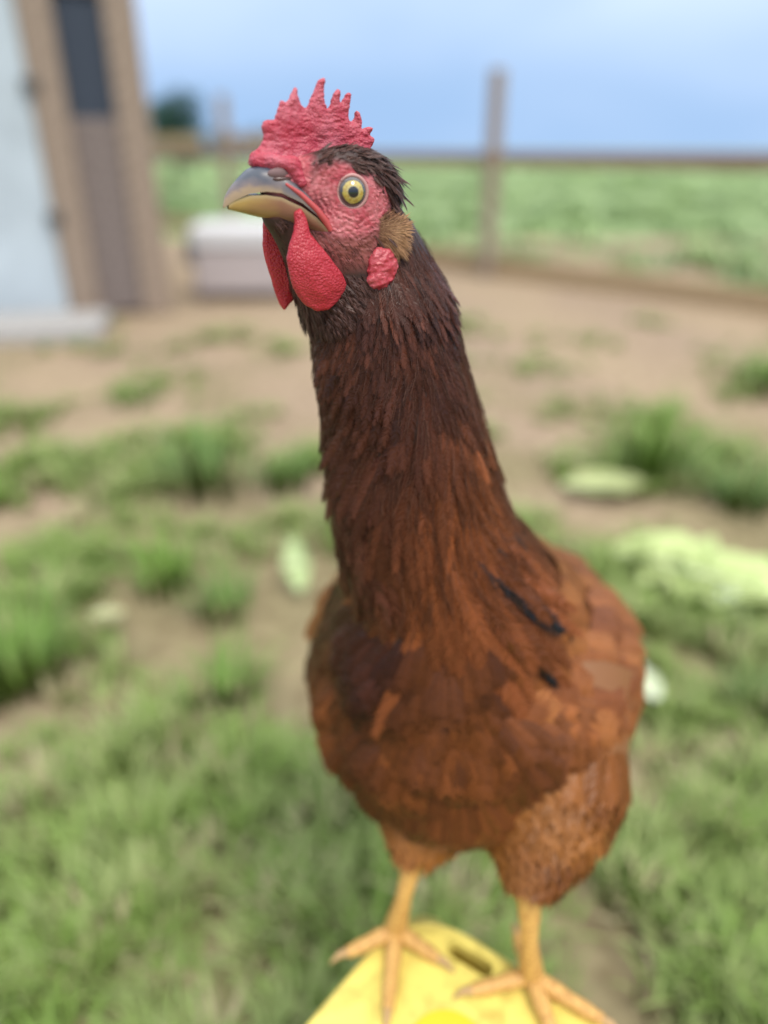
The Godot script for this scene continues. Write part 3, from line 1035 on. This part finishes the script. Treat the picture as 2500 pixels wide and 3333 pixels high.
func wattles(o: Node3D) -> void:
	var m := skin_mat(52.0, 0.035, Color(1.0, 0.96, 0.96), Color(0.84, 0.70, 0.70), 0.42)
	for side in [0, 1]:
		var src := WATTLE if side == 0 else WATTLE2
		var poly := PackedVector2Array()
		for k in range(0, src.size(), 2):
			poly.append(Vector2(src[k], src[k + 1]))
		var cell := 0.6
		var lo := Vector3(1.5, -48, 0)
		var nx := 48
		var ny := 80
		var flat := PackedFloat32Array()
		for y in ny:
			for x in nx:
				flat.append(polygon_distance(Vector2(lo.x + x * cell, lo.y + y * cell), poly))
		var field := func(p: Vector3) -> float:
			var d := sample(flat, nx, ny, (p.x - lo.x) / cell, (p.y - lo.y) / cell)
			var hang := clampf((-8.0 - p.y) / 30.0, 0, 1)
			var mid := 11.5 + 3.0 * sin(hang * PI * 0.85) - 0.03 * (p.x - 15.0) * (p.x - 15.0) * hang * 0.5
			if side == 1:
				mid = -(9.0 + 3.0 * hang)
			var half := 1.5 + 1.3 * clampf(-d / 6.0, 0, 1)
			var e := absf(p.z - mid) - half + 1.3
			var q := Vector2(maxf(d + 1.3, 0), maxf(e, 0)).length() + minf(maxf(d + 1.3, e), 0.0) - 1.3
			return q + 0.10 * wrinkle.get_noise_3d(p.x * 5.0, p.y * 5.0, p.z * 5.0) + 0.35 * patch.get_noise_2d(p.x * 1.5, p.y * 1.5)
		var paint := func(p: Vector3, _g: Vector3) -> Color:
			var n := patch.get_noise_3d(p.x * 2.0, p.y * 2.0, p.z * 2.0 + 90)
			return Color(0.54, 0.030, 0.058).lerp(Color(0.62, 0.065, 0.095), clampf(0.5 + n, 0, 1))
		part("wattle", nets(field, Vector3(1.5, -48, 5 if side == 0 else -17), Vector3(30, -3, 19 if side == 0 else -4), cell, paint, hpv, hd), m, o)
	# ear lobe
	var lobe := func(p: Vector3) -> float:
		var d := egg(p, Vector3(-10.5, -27.0, 14.5), Vector3(6.2, 7.8, 3.4))
		d = smin(d, egg(p, Vector3(-8.5, -31.5, 15.2), Vector3(4.8, 3.4, 3.2)), 1.5)
		return d + 0.7 * wrinkle.get_noise_3d(p.x * 2.0 + p.y, p.y * 2.6, p.z) + 0.35 * wrinkle.get_noise_3d(p.x * 5.0, p.y * 5.0, p.z * 5.0)
	var lp := func(p: Vector3, _g: Vector3) -> Color:
		return Color(0.50, 0.05, 0.07).lerp(Color(0.58, 0.13, 0.15), clampf(0.4 + patch.get_noise_3d(p.x * 3, p.y * 3, p.z * 3), 0, 1))
	part("ear_lobe", nets(lobe, Vector3(-19, -38, 9), Vector3(-2, -17, 20), 0.5, lp, hpv, hd), skin_mat(140.0, 0.008, Color.WHITE, Color(0.9, 0.86, 0.86), 0.33), o)

func beak(o: Node3D) -> void:
	var top := [[8.0, -10.5], [12.0, -6.5], [16.0, 0.0], [20.0, 4.5], [24.0, 7.5], [29.0, 8.7], [32.6, 8.4], [35.9, 6.9], [39.4, 4.0], [42.3, 1.2], [44.2, -1.5], [45.0, -4.4]]
	var edge := [[8.0, -14.5], [11.5, -11.4], [14.4, -7.9], [19.4, -3.7], [26.2, -0.3], [31.2, 0.2], [36.5, -0.5], [41.4, -2.6], [44.2, -4.6], [45.0, -5.2]]
	var wide := [[8.0, 13.6], [11.5, 13.4], [14.4, 13.0], [19.4, 11.6], [26.2, 9.2], [31.2, 7.4], [36.5, 5.2], [41.4, 2.6], [44.2, 0.9], [45.0, 0.3]]
	var under := [[8.0, -17.0], [12.0, -15.6], [16.5, -13.8], [22.4, -11.2], [27.6, -9.4], [32.2, -8.6], [36.0, -7.6], [40.0, -6.5], [43.4, -5.6]]
	var grain := FastNoiseLite.new()
	grain.seed = 77; grain.frequency = 0.1; grain.fractal_octaves = 3
	var up := Shape.new()
	var rows := 44
	var cols := 25
	for r in rows:
		var f := lerpf(11.0, 45.0, 1.0 - pow(1.0 - float(r) / (rows - 1), 1.4))
		for c in cols:
			var a := lerpf(0, PI, float(c) / (cols - 1))
			var ca := cos(a)
			var sa := sin(a)
			var w := table(f, wide)
			var e := table(f, edge)
			var t := table(f, top)
			var l := w * signf(ca) * pow(absf(ca), 0.75)
			var u := e + (t - e) * pow(sa, 0.85)
			var n := grain.get_noise_3d(f * 0.8, u * 2.5, l)
			# horn pigment: slate on the ridge, cream towards the cutting edge and the tip
			var h := clampf((u - e) / 9.0 + n * 0.35 - clampf((f - 40.0) / 12.0, 0, 0.25), 0, 1)
			var cc := Color(0.36, 0.25, 0.15).lerp(Color(0.17, 0.135, 0.135), clampf(h * 5.0 - 0.15, 0, 1)).lerp(Color(0.050, 0.060, 0.085), clampf(h * 2.6 - 0.7, 0, 1))
			if f < 26.0: cc = cc.lerp(Color(0.13, 0.115, 0.12), 0.6)
			var nn := Vector3(0.0, (u - e) + 0.3, l * 1.2).normalized()
			up.vert(hp(f, u, l), hd(nn), cc)
	for r in rows - 1:
		for c in cols - 1:
			up.quad(r * cols + c, r * cols + c + 1, (r + 1) * cols + c + 1, (r + 1) * cols + c)
	# the inside of the upper bill
	for r in rows - 1:
		var q := [up.v[r * cols], up.v[r * cols + cols - 1], up.v[(r + 1) * cols + cols - 1], up.v[(r + 1) * cols]]
		up.face(q[0], q[1], q[2], q[3], Color(0.16, 0.09, 0.07))
	smooth(up, rows * cols)
	var m := vmat(0.32, 0.5)
	m.clearcoat_enabled = true
	m.clearcoat = 0.25
	m.clearcoat_roughness = 0.25
	part("upper_bill", up, m, o)
	var low := Shape.new()
	for r in rows:
		var f := lerpf(10.5, 43.4, float(r) / (rows - 1))
		for c in cols:
			var a := lerpf(0, PI, float(c) / (cols - 1))
			var w := table(f, wide) * 0.93 - 0.1
			var e := table(f, edge) + 0.1 - 1.5 * sin(clampf((f - 9.0) / 32.0, 0, 1) * PI)
			var t := minf(table(f, under), e - 0.3)
			var l := w * signf(cos(a)) * pow(absf(cos(a)), 0.6)
			var u := e + (t - e) * pow(sin(a), 0.8)
			var n := grain.get_noise_3d(f * 0.7, u * 2.0, l + 30)
			var k := clampf((f - 27.0) / 13.0 + n * 0.5, 0, 1)
			var cc := Color(0.27, 0.125, 0.075).lerp(Color(0.42, 0.27, 0.085), k)
			cc = cc.lerp(Color(0.55, 0.42, 0.24), clampf(1.0 - (e - u) / 1.6, 0, 1) * 0.7)
			low.vert(hp(f, u, l), hd(Vector3(0, -sin(a) - 0.05, cos(a)).normalized()), cc)
	for r in rows - 1:
		for c in cols - 1:
			low.quad(r * cols + c, r * cols + c + 1, (r + 1) * cols + c + 1, (r + 1) * cols + c)
	for r in rows - 1:
		var q := [low.v[r * cols], low.v[r * cols + cols - 1], low.v[(r + 1) * cols + cols - 1], low.v[(r + 1) * cols]]
		low.face(q[0], q[1], q[2], q[3], Color(0.22, 0.10, 0.08))
	smooth(low, rows * cols)
	part("lower_bill", low, m, o)
	# nostril with its flap, both sides
	for side in [1.0, -1.0]:
		var flap := Shape.new()
		ball(flap, Vector3(25.4, 5.8, 6.6 * side), Vector3(4.8, 2.1, 1.7), Color(0.17, 0.105, 0.105))
		part("nostril_flap", flap, vmat(0.6, 0.35), o)
		var slit := Shape.new()
		ball(slit, Vector3(24.8, 4.1, 7.7 * side), Vector3(4.0, 1.0, 1.2), Color(0.06, 0.02, 0.016))
		part("nostril", slit, m, o)
		# red corner of the mouth
		var gape := Shape.new()
		gape.tube([hp(24.5, 2.6, 9.2 * side), hp(20.0, -0.6, 11.0 * side), hp(15.0, -5.4, 12.4 * side), hp(11.6, -9.6, 13.0 * side), hp(9.6, -13.0, 12.6 * side)], [0.0005, 0.0009, 0.0011, 0.0013, 0.0008], 10, Color(0.46, 0.07, 0.07))
		part("mouth_corner", gape, vmat(0.45), o)

func smooth(s: Shape, count: int) -> void:
	for k in count:
		s.n[k] = Vector3.ZERO
	for k in range(0, s.i.size(), 3):
		if s.i[k] >= count: continue
		var g := (s.v[s.i[k + 2]] - s.v[s.i[k]]).cross(s.v[s.i[k + 1]] - s.v[s.i[k]])
		for e in 3:
			s.n[s.i[k + e]] += g
	for k in count:
		s.n[k] = s.n[k].normalized()

func ball(s: Shape, at: Vector3, r: Vector3, c: Color) -> void:
	var base := s.v.size()
	for j in 13:
		var b := PI * j / 12.0
		for i in 20:
			var a := TAU * i / 20.0
			var d := Vector3(sin(b) * cos(a), cos(b), sin(b) * sin(a))
			s.vert(hpv(at + d * r), hd((d / r).normalized()), c)
	for j in 12:
		for i in 20:
			s.quad(base + j * 20 + i, base + j * 20 + (i + 1) % 20, base + (j + 1) * 20 + (i + 1) % 20, base + (j + 1) * 20 + i)

func eye(o: Node3D) -> void:
	for side in [1.0, -1.0]:
		var axis := Vector3(sin(deg_to_rad(14.0)), 0.02, cos(deg_to_rad(14.0)) * side).normalized()
		var e1 := axis.cross(Vector3.UP).normalized()
		var e2 := e1.cross(axis).normalized()
		var c := Vector3(EYE.x, EYE.y, EYE.z * side)
		var s := Shape.new()
		var grain := FastNoiseLite.new()
		grain.seed = 6; grain.frequency = 1.0; grain.fractal_octaves = 3
		var rows := 46
		for j in rows:
			var b := deg_to_rad(100.0) * j / (rows - 1)
			for i in 64:
				var a := TAU * i / 64.0
				var d := axis * cos(b) + (e1 * cos(a) + e2 * sin(a)) * sin(b)
				var rad := 6.0 * sin(b)
				var n := grain.get_noise_3d(cos(a) * 3.0, sin(a) * 3.0, rad * 0.8)
				var cc := Color(0.004, 0.005, 0.008)
				var iris := Color(0.46, 0.36, 0.075).lerp(Color(0.44, 0.37, 0.18), clampf((2.7 - rad) / 0.9, 0, 1)).lerp(Color(0.36, 0.21, 0.03), clampf(n * 2.2, 0, 0.9))
				cc = cc.lerp(iris, smoothstep(1.75, 2.05, rad + n * 0.15))
				cc = cc.lerp(Color(0.045, 0.045, 0.05), smoothstep(3.55, 4.0, rad + n * 0.2))
				cc = cc.lerp(Color(0.13, 0.12, 0.12), smoothstep(4.35, 4.6, rad))
				s.vert(hpv(c + d * 6.0), hd(d), cc)
		for j in rows - 1:
			for i in 64:
				s.quad(j * 64 + i, j * 64 + (i + 1) % 64, (j + 1) * 64 + (i + 1) % 64, (j + 1) * 64 + i)
		var m := vmat(0.25, 0.5)
		m.clearcoat_enabled = true
		m.clearcoat = 1.0
		m.clearcoat_roughness = 0.02
		part("eye", s, m, o)
		# eyelid: a beaded ring
		var lid := Shape.new()
		var us := 120
		for i in us:
			var a := TAU * i / us
			var out := e1 * cos(a) + e2 * sin(a)
			var ring := c + axis * 2.9 + out * 5.45
			var bead := 0.72 + 0.08 * sin(i * PI)
			for k in 10:
				var b := TAU * k / 10.0
				var d := out * cos(b) + axis * sin(b)
				var dot := 0.5 + 0.5 * cos(i * PI)
				lid.vert(hpv(ring + d * bead), hd(d), Color(0.40, 0.17, 0.16).lerp(Color(0.52, 0.32, 0.29), dot * 0.8))
		for i in us:
			for k in 10:
				lid.quad(i * 10 + k, i * 10 + (k + 1) % 10, ((i + 1) % us) * 10 + (k + 1) % 10, ((i + 1) % us) * 10 + k)
		part("eyelid", lid, vmat(0.5), o)

func legs(o: Node3D) -> void:
	var m := vmat(0.5, 0.45)
	m.heightmap_enabled = true
	m.heightmap_texture = noise_tex(0.05, 1, ramp([[0.0, Color(1, 1, 1)], [0.8, Color(0, 0, 0)]]), FastNoiseLite.TYPE_CELLULAR, 256, 91)
	m.heightmap_scale = 0.008
	triplanar(m, 40.0)
	m.albedo_texture = noise_tex(0.025, 4, ramp([[0.0, Color(0.75, 0.68, 0.66)], [0.42, Color(0.92, 0.88, 0.86)], [0.55, Color(1, 1, 1)], [1.0, Color(1, 1, 1)]]), FastNoiseLite.TYPE_SIMPLEX_SMOOTH, 256, 93)
	var claw := mat(lin(0.42, 0.26, 0.11), 0.55)
	var horn := Color(0.62, 0.37, 0.11)
	var feet := [
		[Vector3(-0.0379, 0, -0.0149), [Vector3(-0.0265, 0.0705, -0.022), Vector3(-0.0345, 0.038, -0.010), Vector3(-0.0379, 0.010, -0.0149)], [Vector3(-0.0706, 0, -0.0008), Vector3(-0.0436, 0, 0.036), Vector3(-0.010, 0, 0.0033), Vector3(-0.030, 0, -0.040)]],
		[Vector3(0.038, 0, 0.0125), [Vector3(0.0325, 0.0705, 0.007), Vector3(0.0335, 0.038, 0.015), Vector3(0.038, 0.010, 0.0125)], [Vector3(-0.001, 0, 0.020), Vector3(0.048, 0, 0.060), Vector3(0.078, 0, 0.038), Vector3(0.034, 0, -0.016)]]]
	for f in feet:
		var s := Shape.new()
		var p: Array = f[1]
		var pts := []
		var rad := []
		for k in 13:
			var q := k / 12.0
			pts.append(p[0].lerp(p[1], q).lerp(p[1].lerp(p[2], q), q))
			rad.append(0.0057 + 0.0011 * cos(q * TAU) + 0.00025 * (k % 2))
		s.tube(pts, rad, 14, horn)
		var leg := part("shank", s, m, o)
		for k in 4:
			var tip: Vector3 = p[2].lerp(f[2][k], 0.86)
			var root: Vector3 = p[2]
			root.y = 0.0085
			var tp := []
			var tr := []
			for j in 9:
				var q := j / 8.0
				var w := root.lerp(tip, q)
				w.y = lerpf(0.0085, 0.0047, pow(q, 0.6))
				tp.append(w)
				tr.append(lerpf(0.0050, 0.0034, q) + (0.0006 if j % 3 == 0 else 0.0))
			var t := Shape.new()
			t.tube(tp, tr, 10, horn)
			part("toe", t, m, leg)
			var d := (tip - root)
			d.y = 0
			d = d.normalized()
			var cl := Shape.new()
			cl.tube([tp[8], tp[8] + d * 0.005 + Vector3(0, 0.001, 0), tp[8] + d * 0.011 + Vector3(0, -0.0035, 0)], [0.0026, 0.0021, 0.0005], 8)
			part("claw", cl, claw, leg)

# ---------------------------------------------------------------- plumage
func flow(p: Vector3, n: Vector3) -> Vector3:
	var h := p.y           # above the stool
	var x := p.x + HEN.x - 0.03
	var side := clampf(x / 0.045, -1, 1)
	var neck := clampf((h - 0.21) / 0.05, 0, 1)
	var back := clampf(-n.z * 1.2 + 0.1, 0, 1)
	var g := Vector3(0.10 + 0.30 * sin(h * 55.0) * 0.35 + 0.50 * clampf(side + 0.15, -0.25, 1), -1.0, -0.25).lerp(Vector3(0.45 * maxf(side, 0) - 0.1 * maxf(-side, 0), -0.85, -0.5 - back), 1.0 - neck)
	return (g - n * g.dot(n)).normalized()

func place(p: Vector3, n: Vector3, d: Vector3, length: float, half: float, tilt: float) -> Transform3D:
	d = (d - n * d.dot(n)).normalized()
	var x := (d * cos(tilt) + n * sin(tilt)).normalized()
	var z := x.cross(n).normalized()
	var y := z.cross(x).normalized()
	return Transform3D(Basis(x * length, y * length, z * half), p)

func plumage(o: Node3D) -> void:
	var m := vmat(0.36, 0.32)
	var sets := {"hackle": [], "breast": [], "fluff": [], "small": []}
	for v in 4:
		sets.hackle.append([make_feather(400 + v, 48, HACKLE, 0.13, -0.05 + 0.006 * v, 0.02, 1.0, 0.012, 0.25), [], []])
		sets.breast.append([make_feather(420 + v, 54, ROUND, 0.20, -0.05 + 0.006 * v, 0.095, 0.9, 0.012, 0.3), [], []])
		sets.fluff.append([make_feather(440 + v, 34, ROUND, 0.28, -0.05 + 0.006 * v, 0.07, 1.0), [], []])
		sets.small.append([make_feather(460 + v, 12, WISP, 0.30, -0.06 + 0.012 * v, 0.02, 1.5, 0.02), [], []])
	var tone := FastNoiseLite.new()
	tone.seed = 55; tone.frequency = 11.0; tone.fractal_octaves = 3
	var cells := {}
	var free := func(p: Vector3, gap: float) -> bool:
		var k := Vector3i((p / 0.006).floor())
		var reach := int(ceil(gap / 0.006))
		for dx in range(-reach, reach + 1):
			for dy in range(-reach, reach + 1):
				for dz in range(-reach, reach + 1):
					for e in cells.get(k + Vector3i(dx, dy, dz), []):
						if e.distance_to(p) < gap: return false
		if not cells.has(k): cells[k] = []
		cells[k].append(p)
		return true
	var sum := PackedFloat32Array()
	var total := 0.0
	for r in ROWS - 1:
		for c in range(0, COLS, 4):
			total += (grid[r * COLS + c] - grid[r * COLS + c + 1]).length() * (grid[r * COLS + c] - grid[(r + 1) * COLS + c]).length()
		sum.append(total)
	for k in 80000:
		var r := sum.bsearch(rng.randf() * total) + rng.randf()
		var c := rng.randf() * COLS
		var q := on_grid(r, c)
		var p: Vector3 = q[0]
		var n: Vector3 = q[1]
		var h := p.y
		if h > 0.392: continue
		var neck := h > 0.222
		var gap := lerpf(0.0046, 0.0021, clampf((h - 0.25) / 0.11, 0, 1)) if neck else 0.0037
		if n.z < -0.35: gap *= 1.5
		if not free.call(p, gap): continue
		var t := tone.get_noise_3d(p.x, p.y * 0.6, p.z)
		var d := flow(p, n)
		d = (d + n.cross(d) * (0.55 if h > 0.25 else 0.3) * tone.get_noise_3d(p.x * 2.2 + 7.0, p.y * 1.6, p.z * 2.2) + Vector3(rng.randfn(), rng.randfn(), rng.randfn()) * 0.09).normalized()
		var v := rng.randi() % 4
		if neck:
			var low := clampf((0.36 - h) / 0.12, 0, 1)
			var length := lerpf(0.017, 0.058, low) * rng.randf_range(0.85, 1.15)
			var half := lerpf(0.0017, 0.0056, low) * rng.randf_range(0.75, 1.25)
			var x := p.x + HEN.x
			# pigment: dark umber cape, bay feathers lower on the left of the bird, a few black ones
			var bay := clampf((0.325 - h) / 0.07 + t * 1.0 + (x - 0.03) * 9.0, 0, 1)
			var cc := Color(0.076, 0.0245, 0.0145).lerp(Color(0.235, 0.068, 0.021), bay * 0.8) * pow(2.0, rng.randfn() * 0.38)
			if h < 0.275 and x > 0.045 and rng.randf() < 0.13: cc = Color(0.012, 0.013, 0.016)
			sets.hackle[v][1].append(place(p, n, d, length, half, rng.randf_range(0.052, 0.078)))
			sets.hackle[v][2].append(cc)
		else:
			var fl := h < 0.105
			var length := 0.023 * rng.randf_range(0.9, 1.1)
			var half := 0.0064 * rng.randf_range(0.85, 1.15)
			var warm := clampf(0.34 + t * 1.1 + (0.145 - h) * 5.0, 0, 1)  # more orange lower down: part plumage colour, part painted bounce off the yellow stool
			var turned := fposmod(c / COLS * TAU + PI, TAU) - PI
			if absf(turned) > PI / 2.0 and turned > -2.0: turned = PI - absf(turned)
			var wingish := clampf((turned + 1.15) / 0.3, 0, 1) * clampf((1.1 - turned) / 0.2, 0, 1) * clampf((h - 0.09) / 0.03, 0, 1)
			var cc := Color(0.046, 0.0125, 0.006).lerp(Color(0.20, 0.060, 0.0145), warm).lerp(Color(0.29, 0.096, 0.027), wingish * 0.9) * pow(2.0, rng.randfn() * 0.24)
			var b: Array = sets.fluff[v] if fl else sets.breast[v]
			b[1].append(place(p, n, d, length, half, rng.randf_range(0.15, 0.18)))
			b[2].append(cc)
	# single pale shafts and hair feathers over the hackle
	for k in 3800:
		var h := lerpf(0.40, 0.235, rng.randf())
		var q := on_grid(height_row(h), rng.randf() * COLS)
		var n: Vector3 = q[1]
		var d: Vector3 = flow(q[0], n)
		d += n.cross(d) * 0.55 * tone.get_noise_3d(q[0].x * 2.2 + 7.0, q[0].y * 1.6, q[0].z * 2.2) + Vector3(rng.randfn(), rng.randfn(), rng.randfn()) * 0.13
		var low := clampf((0.36 - h) / 0.12, 0, 1)
		var v := rng.randi() % 4
		sets.small[v][1].append(place(q[0] + n * lerpf(0.001, 0.0032, low) * rng.randf_range(0.6, 1.2), n, d, lerpf(0.009, 0.020, low) * rng.randf_range(0.7, 1.3), 0.00016, rng.randf_range(0.0, 0.08)))
		sets.small[v][2].append(Color(0.14, 0.072, 0.058).lerp(Color(0.27, 0.11, 0.06), low) * rng.randf_range(0.6, 1.3))
	# thighs
	for th in THIGHS:
		for k in 1400:
			var s := rng.randf_range(0.9, 2.9)
			var a := rng.randf() * TAU
			var i := mini(int(s), 2)
			var p0: Vector3 = th[0][i]
			var p1: Vector3 = th[0][i + 1]
			var ax := (p1 - p0).normalized()
			var e1 := ax.cross(Vector3.FORWARD).normalized()
			var e2 := ax.cross(e1)
			var n := e1 * cos(a) + e2 * sin(a)
			var p := p0.lerp(p1, s - i) + n * lerpf(th[1][i], th[1][i + 1], s - i)
			if not free.call(p, 0.0033): continue
			var v := rng.randi() % 4
			var t := tone.get_noise_3d(p.x, p.y, p.z)
			var f := lerpf(1.0, 0.6, s / 2.85)
			sets.fluff[v][1].append(place(p - n * 0.001, n, ax + Vector3(rng.randfn(), rng.randfn(), rng.randfn()) * 0.12, 0.032 * f, 0.0076 * f, rng.randf_range(0.05, 0.065)))
			sets.fluff[v][2].append(Color(0.22, 0.074, 0.017).lerp(Color(0.41, 0.158, 0.034), clampf(0.5 + t * 1.5, 0, 1)) * rng.randf_range(0.85, 1.15))  # golden orange: own colour plus yellow bounce put into the tint
	# head: short feathers where the skin is not bare
	var dark := Color(0.072, 0.033, 0.026)
	for k in head_shape.v.size():
		if rng.randf() > 0.27: continue
		var w := head_shape.v[k]
		var n := head_shape.n[k]
		var rel := w + HEN - HEAD
		var p := Vector3(rel.dot(HF), rel.y, rel.dot(HL)) * 1000.0
		if p.y < -56.0: continue
		var b := bare(p)
		var cheek := p.y < -9.0 and p.y > -28.0 and p.x > -6.0 and p.x < 22.0 and absf(p.z) > 5.0
		var d := hd(Vector3(-1.0, -0.30 if p.y > -6 else -1.1, 0.12 * signf(p.z)))
		if p.y > 6.0 and p.x > 2.0:
			d = hd(Vector3(-1.0, 0.25, 0.1 * signf(p.z)))
		elif p.y > 4.0 and p.x <= 2.0 and p.x >= -6.0:
			d = hd(Vector3(-1.0, -0.7, 0.1 * signf(p.z)))
		elif p.x < -6.0:
			d = hd(Vector3(-0.75, -1.0, 0.05 * signf(p.z)))
		d += Vector3(rng.randfn(), rng.randfn(), rng.randfn()) * 0.12
		var v := rng.randi() % 4
		if p.y > 6.0 and p.x > 2.0 and rng.randf() < 0.45: continue
		if b > 0.5:
			if rng.randf() < 0.35:   # sparse dark bristles on bare skin
				sets.small[v][1].append(place(w, n, d, 0.0022, 0.00006, 0.12))
				sets.small[v][2].append(Color(0.12, 0.04, 0.04))
		elif cheek:
			if rng.randf() < 0.95:
				sets.small[v][1].append(place(w - n * 0.0001, n, d, 0.0040, 0.00014, rng.randf_range(0.02, 0.10)))
				sets.small[v][2].append(Color(0.20, 0.07, 0.06) * rng.randf_range(0.6, 1.3))
		elif p.x < 29.0:
			var size := lerpf(0.0052, 0.011, clampf((-p.x - 4.0) / 22.0, 0, 1))
			if p.y < -14.0: size = maxf(size, lerpf(0.005, 0.010, clampf((-p.y - 14.0) / 22.0, 0, 1)))
			sets.small[v][1].append(place(w - n * 0.0002, n, d, size * rng.randf_range(0.8, 1.2), size * 0.10, rng.randf_range(0.02, 0.09) + 0.28 * clampf((-20.0 - p.y) / 8.0, 0, 1) * clampf((p.x + 8.0) / 6.0, 0, 1)))
			sets.small[v][2].append(dark * rng.randf_range(0.7, 1.5))
	# brow: long wisps leaning over the comb
	for k in 120:
		var f := rng.randf_range(-9.0, 17.0)
		var root := Vector3(f, 9.0 + rng.randf_range(-1.5, 2.2) - maxf(f - 8.0, 0) * 0.15, rng.randf_range(5.5, 10.5))
		if f < -6: root.y -= (-6.0 - f) * 0.25
		var len := rng.randf_range(0.005, 0.010) * (1.0 if rng.randf() < 0.9 else 1.4) * (1.0 if f > 3.0 else 0.65)
		var d := Vector3(-1.0, rng.randf_range(0.15, 0.9) * clampf((f + 4) / 12.0, 0.0, 1.0) - 0.5 * clampf((2.0 - f) / 8.0, 0, 1), rng.randf_range(-0.35, 0.1))
		var v := rng.randi() % 4
		sets.small[v][1].append(place(hpv(root), hd(Vector3(0.1, 0.55, 0.8).normalized()), hd(d), len, len * 0.07, rng.randf_range(0.0, 0.25)))
		sets.small[v][2].append(Color(0.10, 0.062, 0.056) * rng.randf_range(0.6, 1.5))
	var called := {"hackle": "hackle_feathers", "breast": "breast_feathers", "fluff": "thigh_feathers", "small": "head_feathers"}
	for key in sets:
		for e in sets[key]:
			many(called[key], e[0], m, e[1], e[2], o)
	# ear tuft: a tan brush over the ear hole
	var tuft := make_feather(480, 9, WISP, 0.35, -0.15, 0.03, 1.5, 0.02)
	var tw := []
	var tc := []
	for k in 1700:
		var s := rng.randf()
		var a := rng.randf_range(-1.0, 1.0)
		var root := Vector3(-8.5 - s * 7.5, -14.0 + a * (4.6 - 1.2 * s) - s * 1.5, 13.6 + s * 2.2 + rng.randf() * 0.8)
		var d := Vector3(-1.0, -0.35 + a * 0.75, 0.15 + rng.randf() * 0.3) + Vector3(rng.randfn(), rng.randfn(), rng.randfn()) * 0.16
		tw.append(place(hpv(root), hd(Vector3(-0.1, 0.1, 1).normalized()), hd(d), rng.randf_range(0.004, 0.0075), 0.00017, rng.randf_range(0.05, 0.4)))
		tc.append(Color(0.32, 0.15, 0.085).lerp(Color(0.72, 0.42, 0.23), clampf(s + rng.randfn() * 0.25, 0, 1)))
	many("ear_tuft", tuft, m, tw, tc, o)

func wing(o: Node3D) -> void:
	var m := vmat(0.38, 0.32)
	var covert := []
	var flight := []
	for v in 4:
		covert.append(make_feather(500 + v, 54, ROUND, 0.18, -0.06, 0.085, 0.9, 0.008, 0.3))
		flight.append(make_feather(520 + v, 60, [[0.0, 0.4], [0.2, 0.9], [0.6, 1.0], [0.85, 0.85], [0.95, 0.5], [1.0, 0.12]], 0.09, -0.12, 0.02, 0.7, 0.008))
	var mats := []
	for c in [Color(0.31, 0.104, 0.030), Color(0.38, 0.137, 0.041), Color(0.23, 0.072, 0.021), Color(0.125, 0.043, 0.017)]:
		var x: StandardMaterial3D = m.duplicate()
		x.albedo_color = lin(c.r, c.g, c.b)
		mats.append(x)
	for side in [1.0, -1.0]:
		var w := Node3D.new()
		w.name = "wing"
		o.add_child(w, true)
		# rows of coverts from the shoulder to the wing tip
		for row in 8:
			for k in 18:
				var h := lerpf(0.218, 0.104, row / 7.0) + rng.randfn() * 0.0015
				var a := lerpf(-1.12, 0.95, (k + 0.5 * (row % 2)) / 17.5) + rng.randfn() * 0.03
				if side < 0 and row < 2: continue
				if a < (-1.12 if side > 0 else -0.35) + 0.11 * absf(row - 2.0): continue
				var c := fposmod((a if side > 0 else PI - a) / TAU * COLS, COLS)
				var r := height_row(h)
				var q := on_grid(r, c)
				var n: Vector3 = q[1]
				var p: Vector3 = q[0] + n * lerpf(0.0, 0.0035, clampf((a + 1.12) / 0.9, 0, 1))
				var d := Vector3(0.7 * side, -0.6, -0.65)
				var last: bool = row >= 6
				var length := (0.030 if not last else 0.046) * rng.randf_range(0.9, 1.1)
				var half := (0.0105 if not last else 0.011) * rng.randf_range(0.9, 1.1)
				var pick: int = [0, 0, 1, 2][rng.randi() % 4] if not last else [2, 3][rng.randi() % 2]
				var f := part("feather", flight[rng.randi() % 4] if last else covert[rng.randi() % 4], mats[pick], w)
				f.transform = place(p, n, d + Vector3(rng.randfn(), rng.randfn(), rng.randfn()) * 0.07, length, half, rng.randf_range(0.15, 0.17))

	# tail: a short fan of stiff feathers behind the back
	var tail := Node3D.new()
	tail.name = "tail"
	o.add_child(tail, true)
	for k in 11:
		var q := k / 10.0 * 2.0 - 1.0
		var root := Vector3(0.068 + q * 0.012, 0.482 - absf(q) * 0.01, -0.462) - HEN
		var tip := Vector3(0.055 + q * 0.034, 0.545 - absf(q) * 0.055, -0.585) - HEN
		var f := part("feather", flight[k % 4], mats[3], tail)
		f.transform = place(root, Vector3(q * 0.9, 0.5, 0.15).normalized(), tip - root, (tip - root).length(), 0.014, 0.0)

func height_row(h: float) -> float:   # h above the stool
	for r in ROWS - 1:
		if grid[(r + 1) * COLS].y <= h:
			return r + clampf((grid[r * COLS].y - h) / maxf(grid[r * COLS].y - grid[(r + 1) * COLS].y, 1e-6), 0, 1)
	return ROWS - 2.0
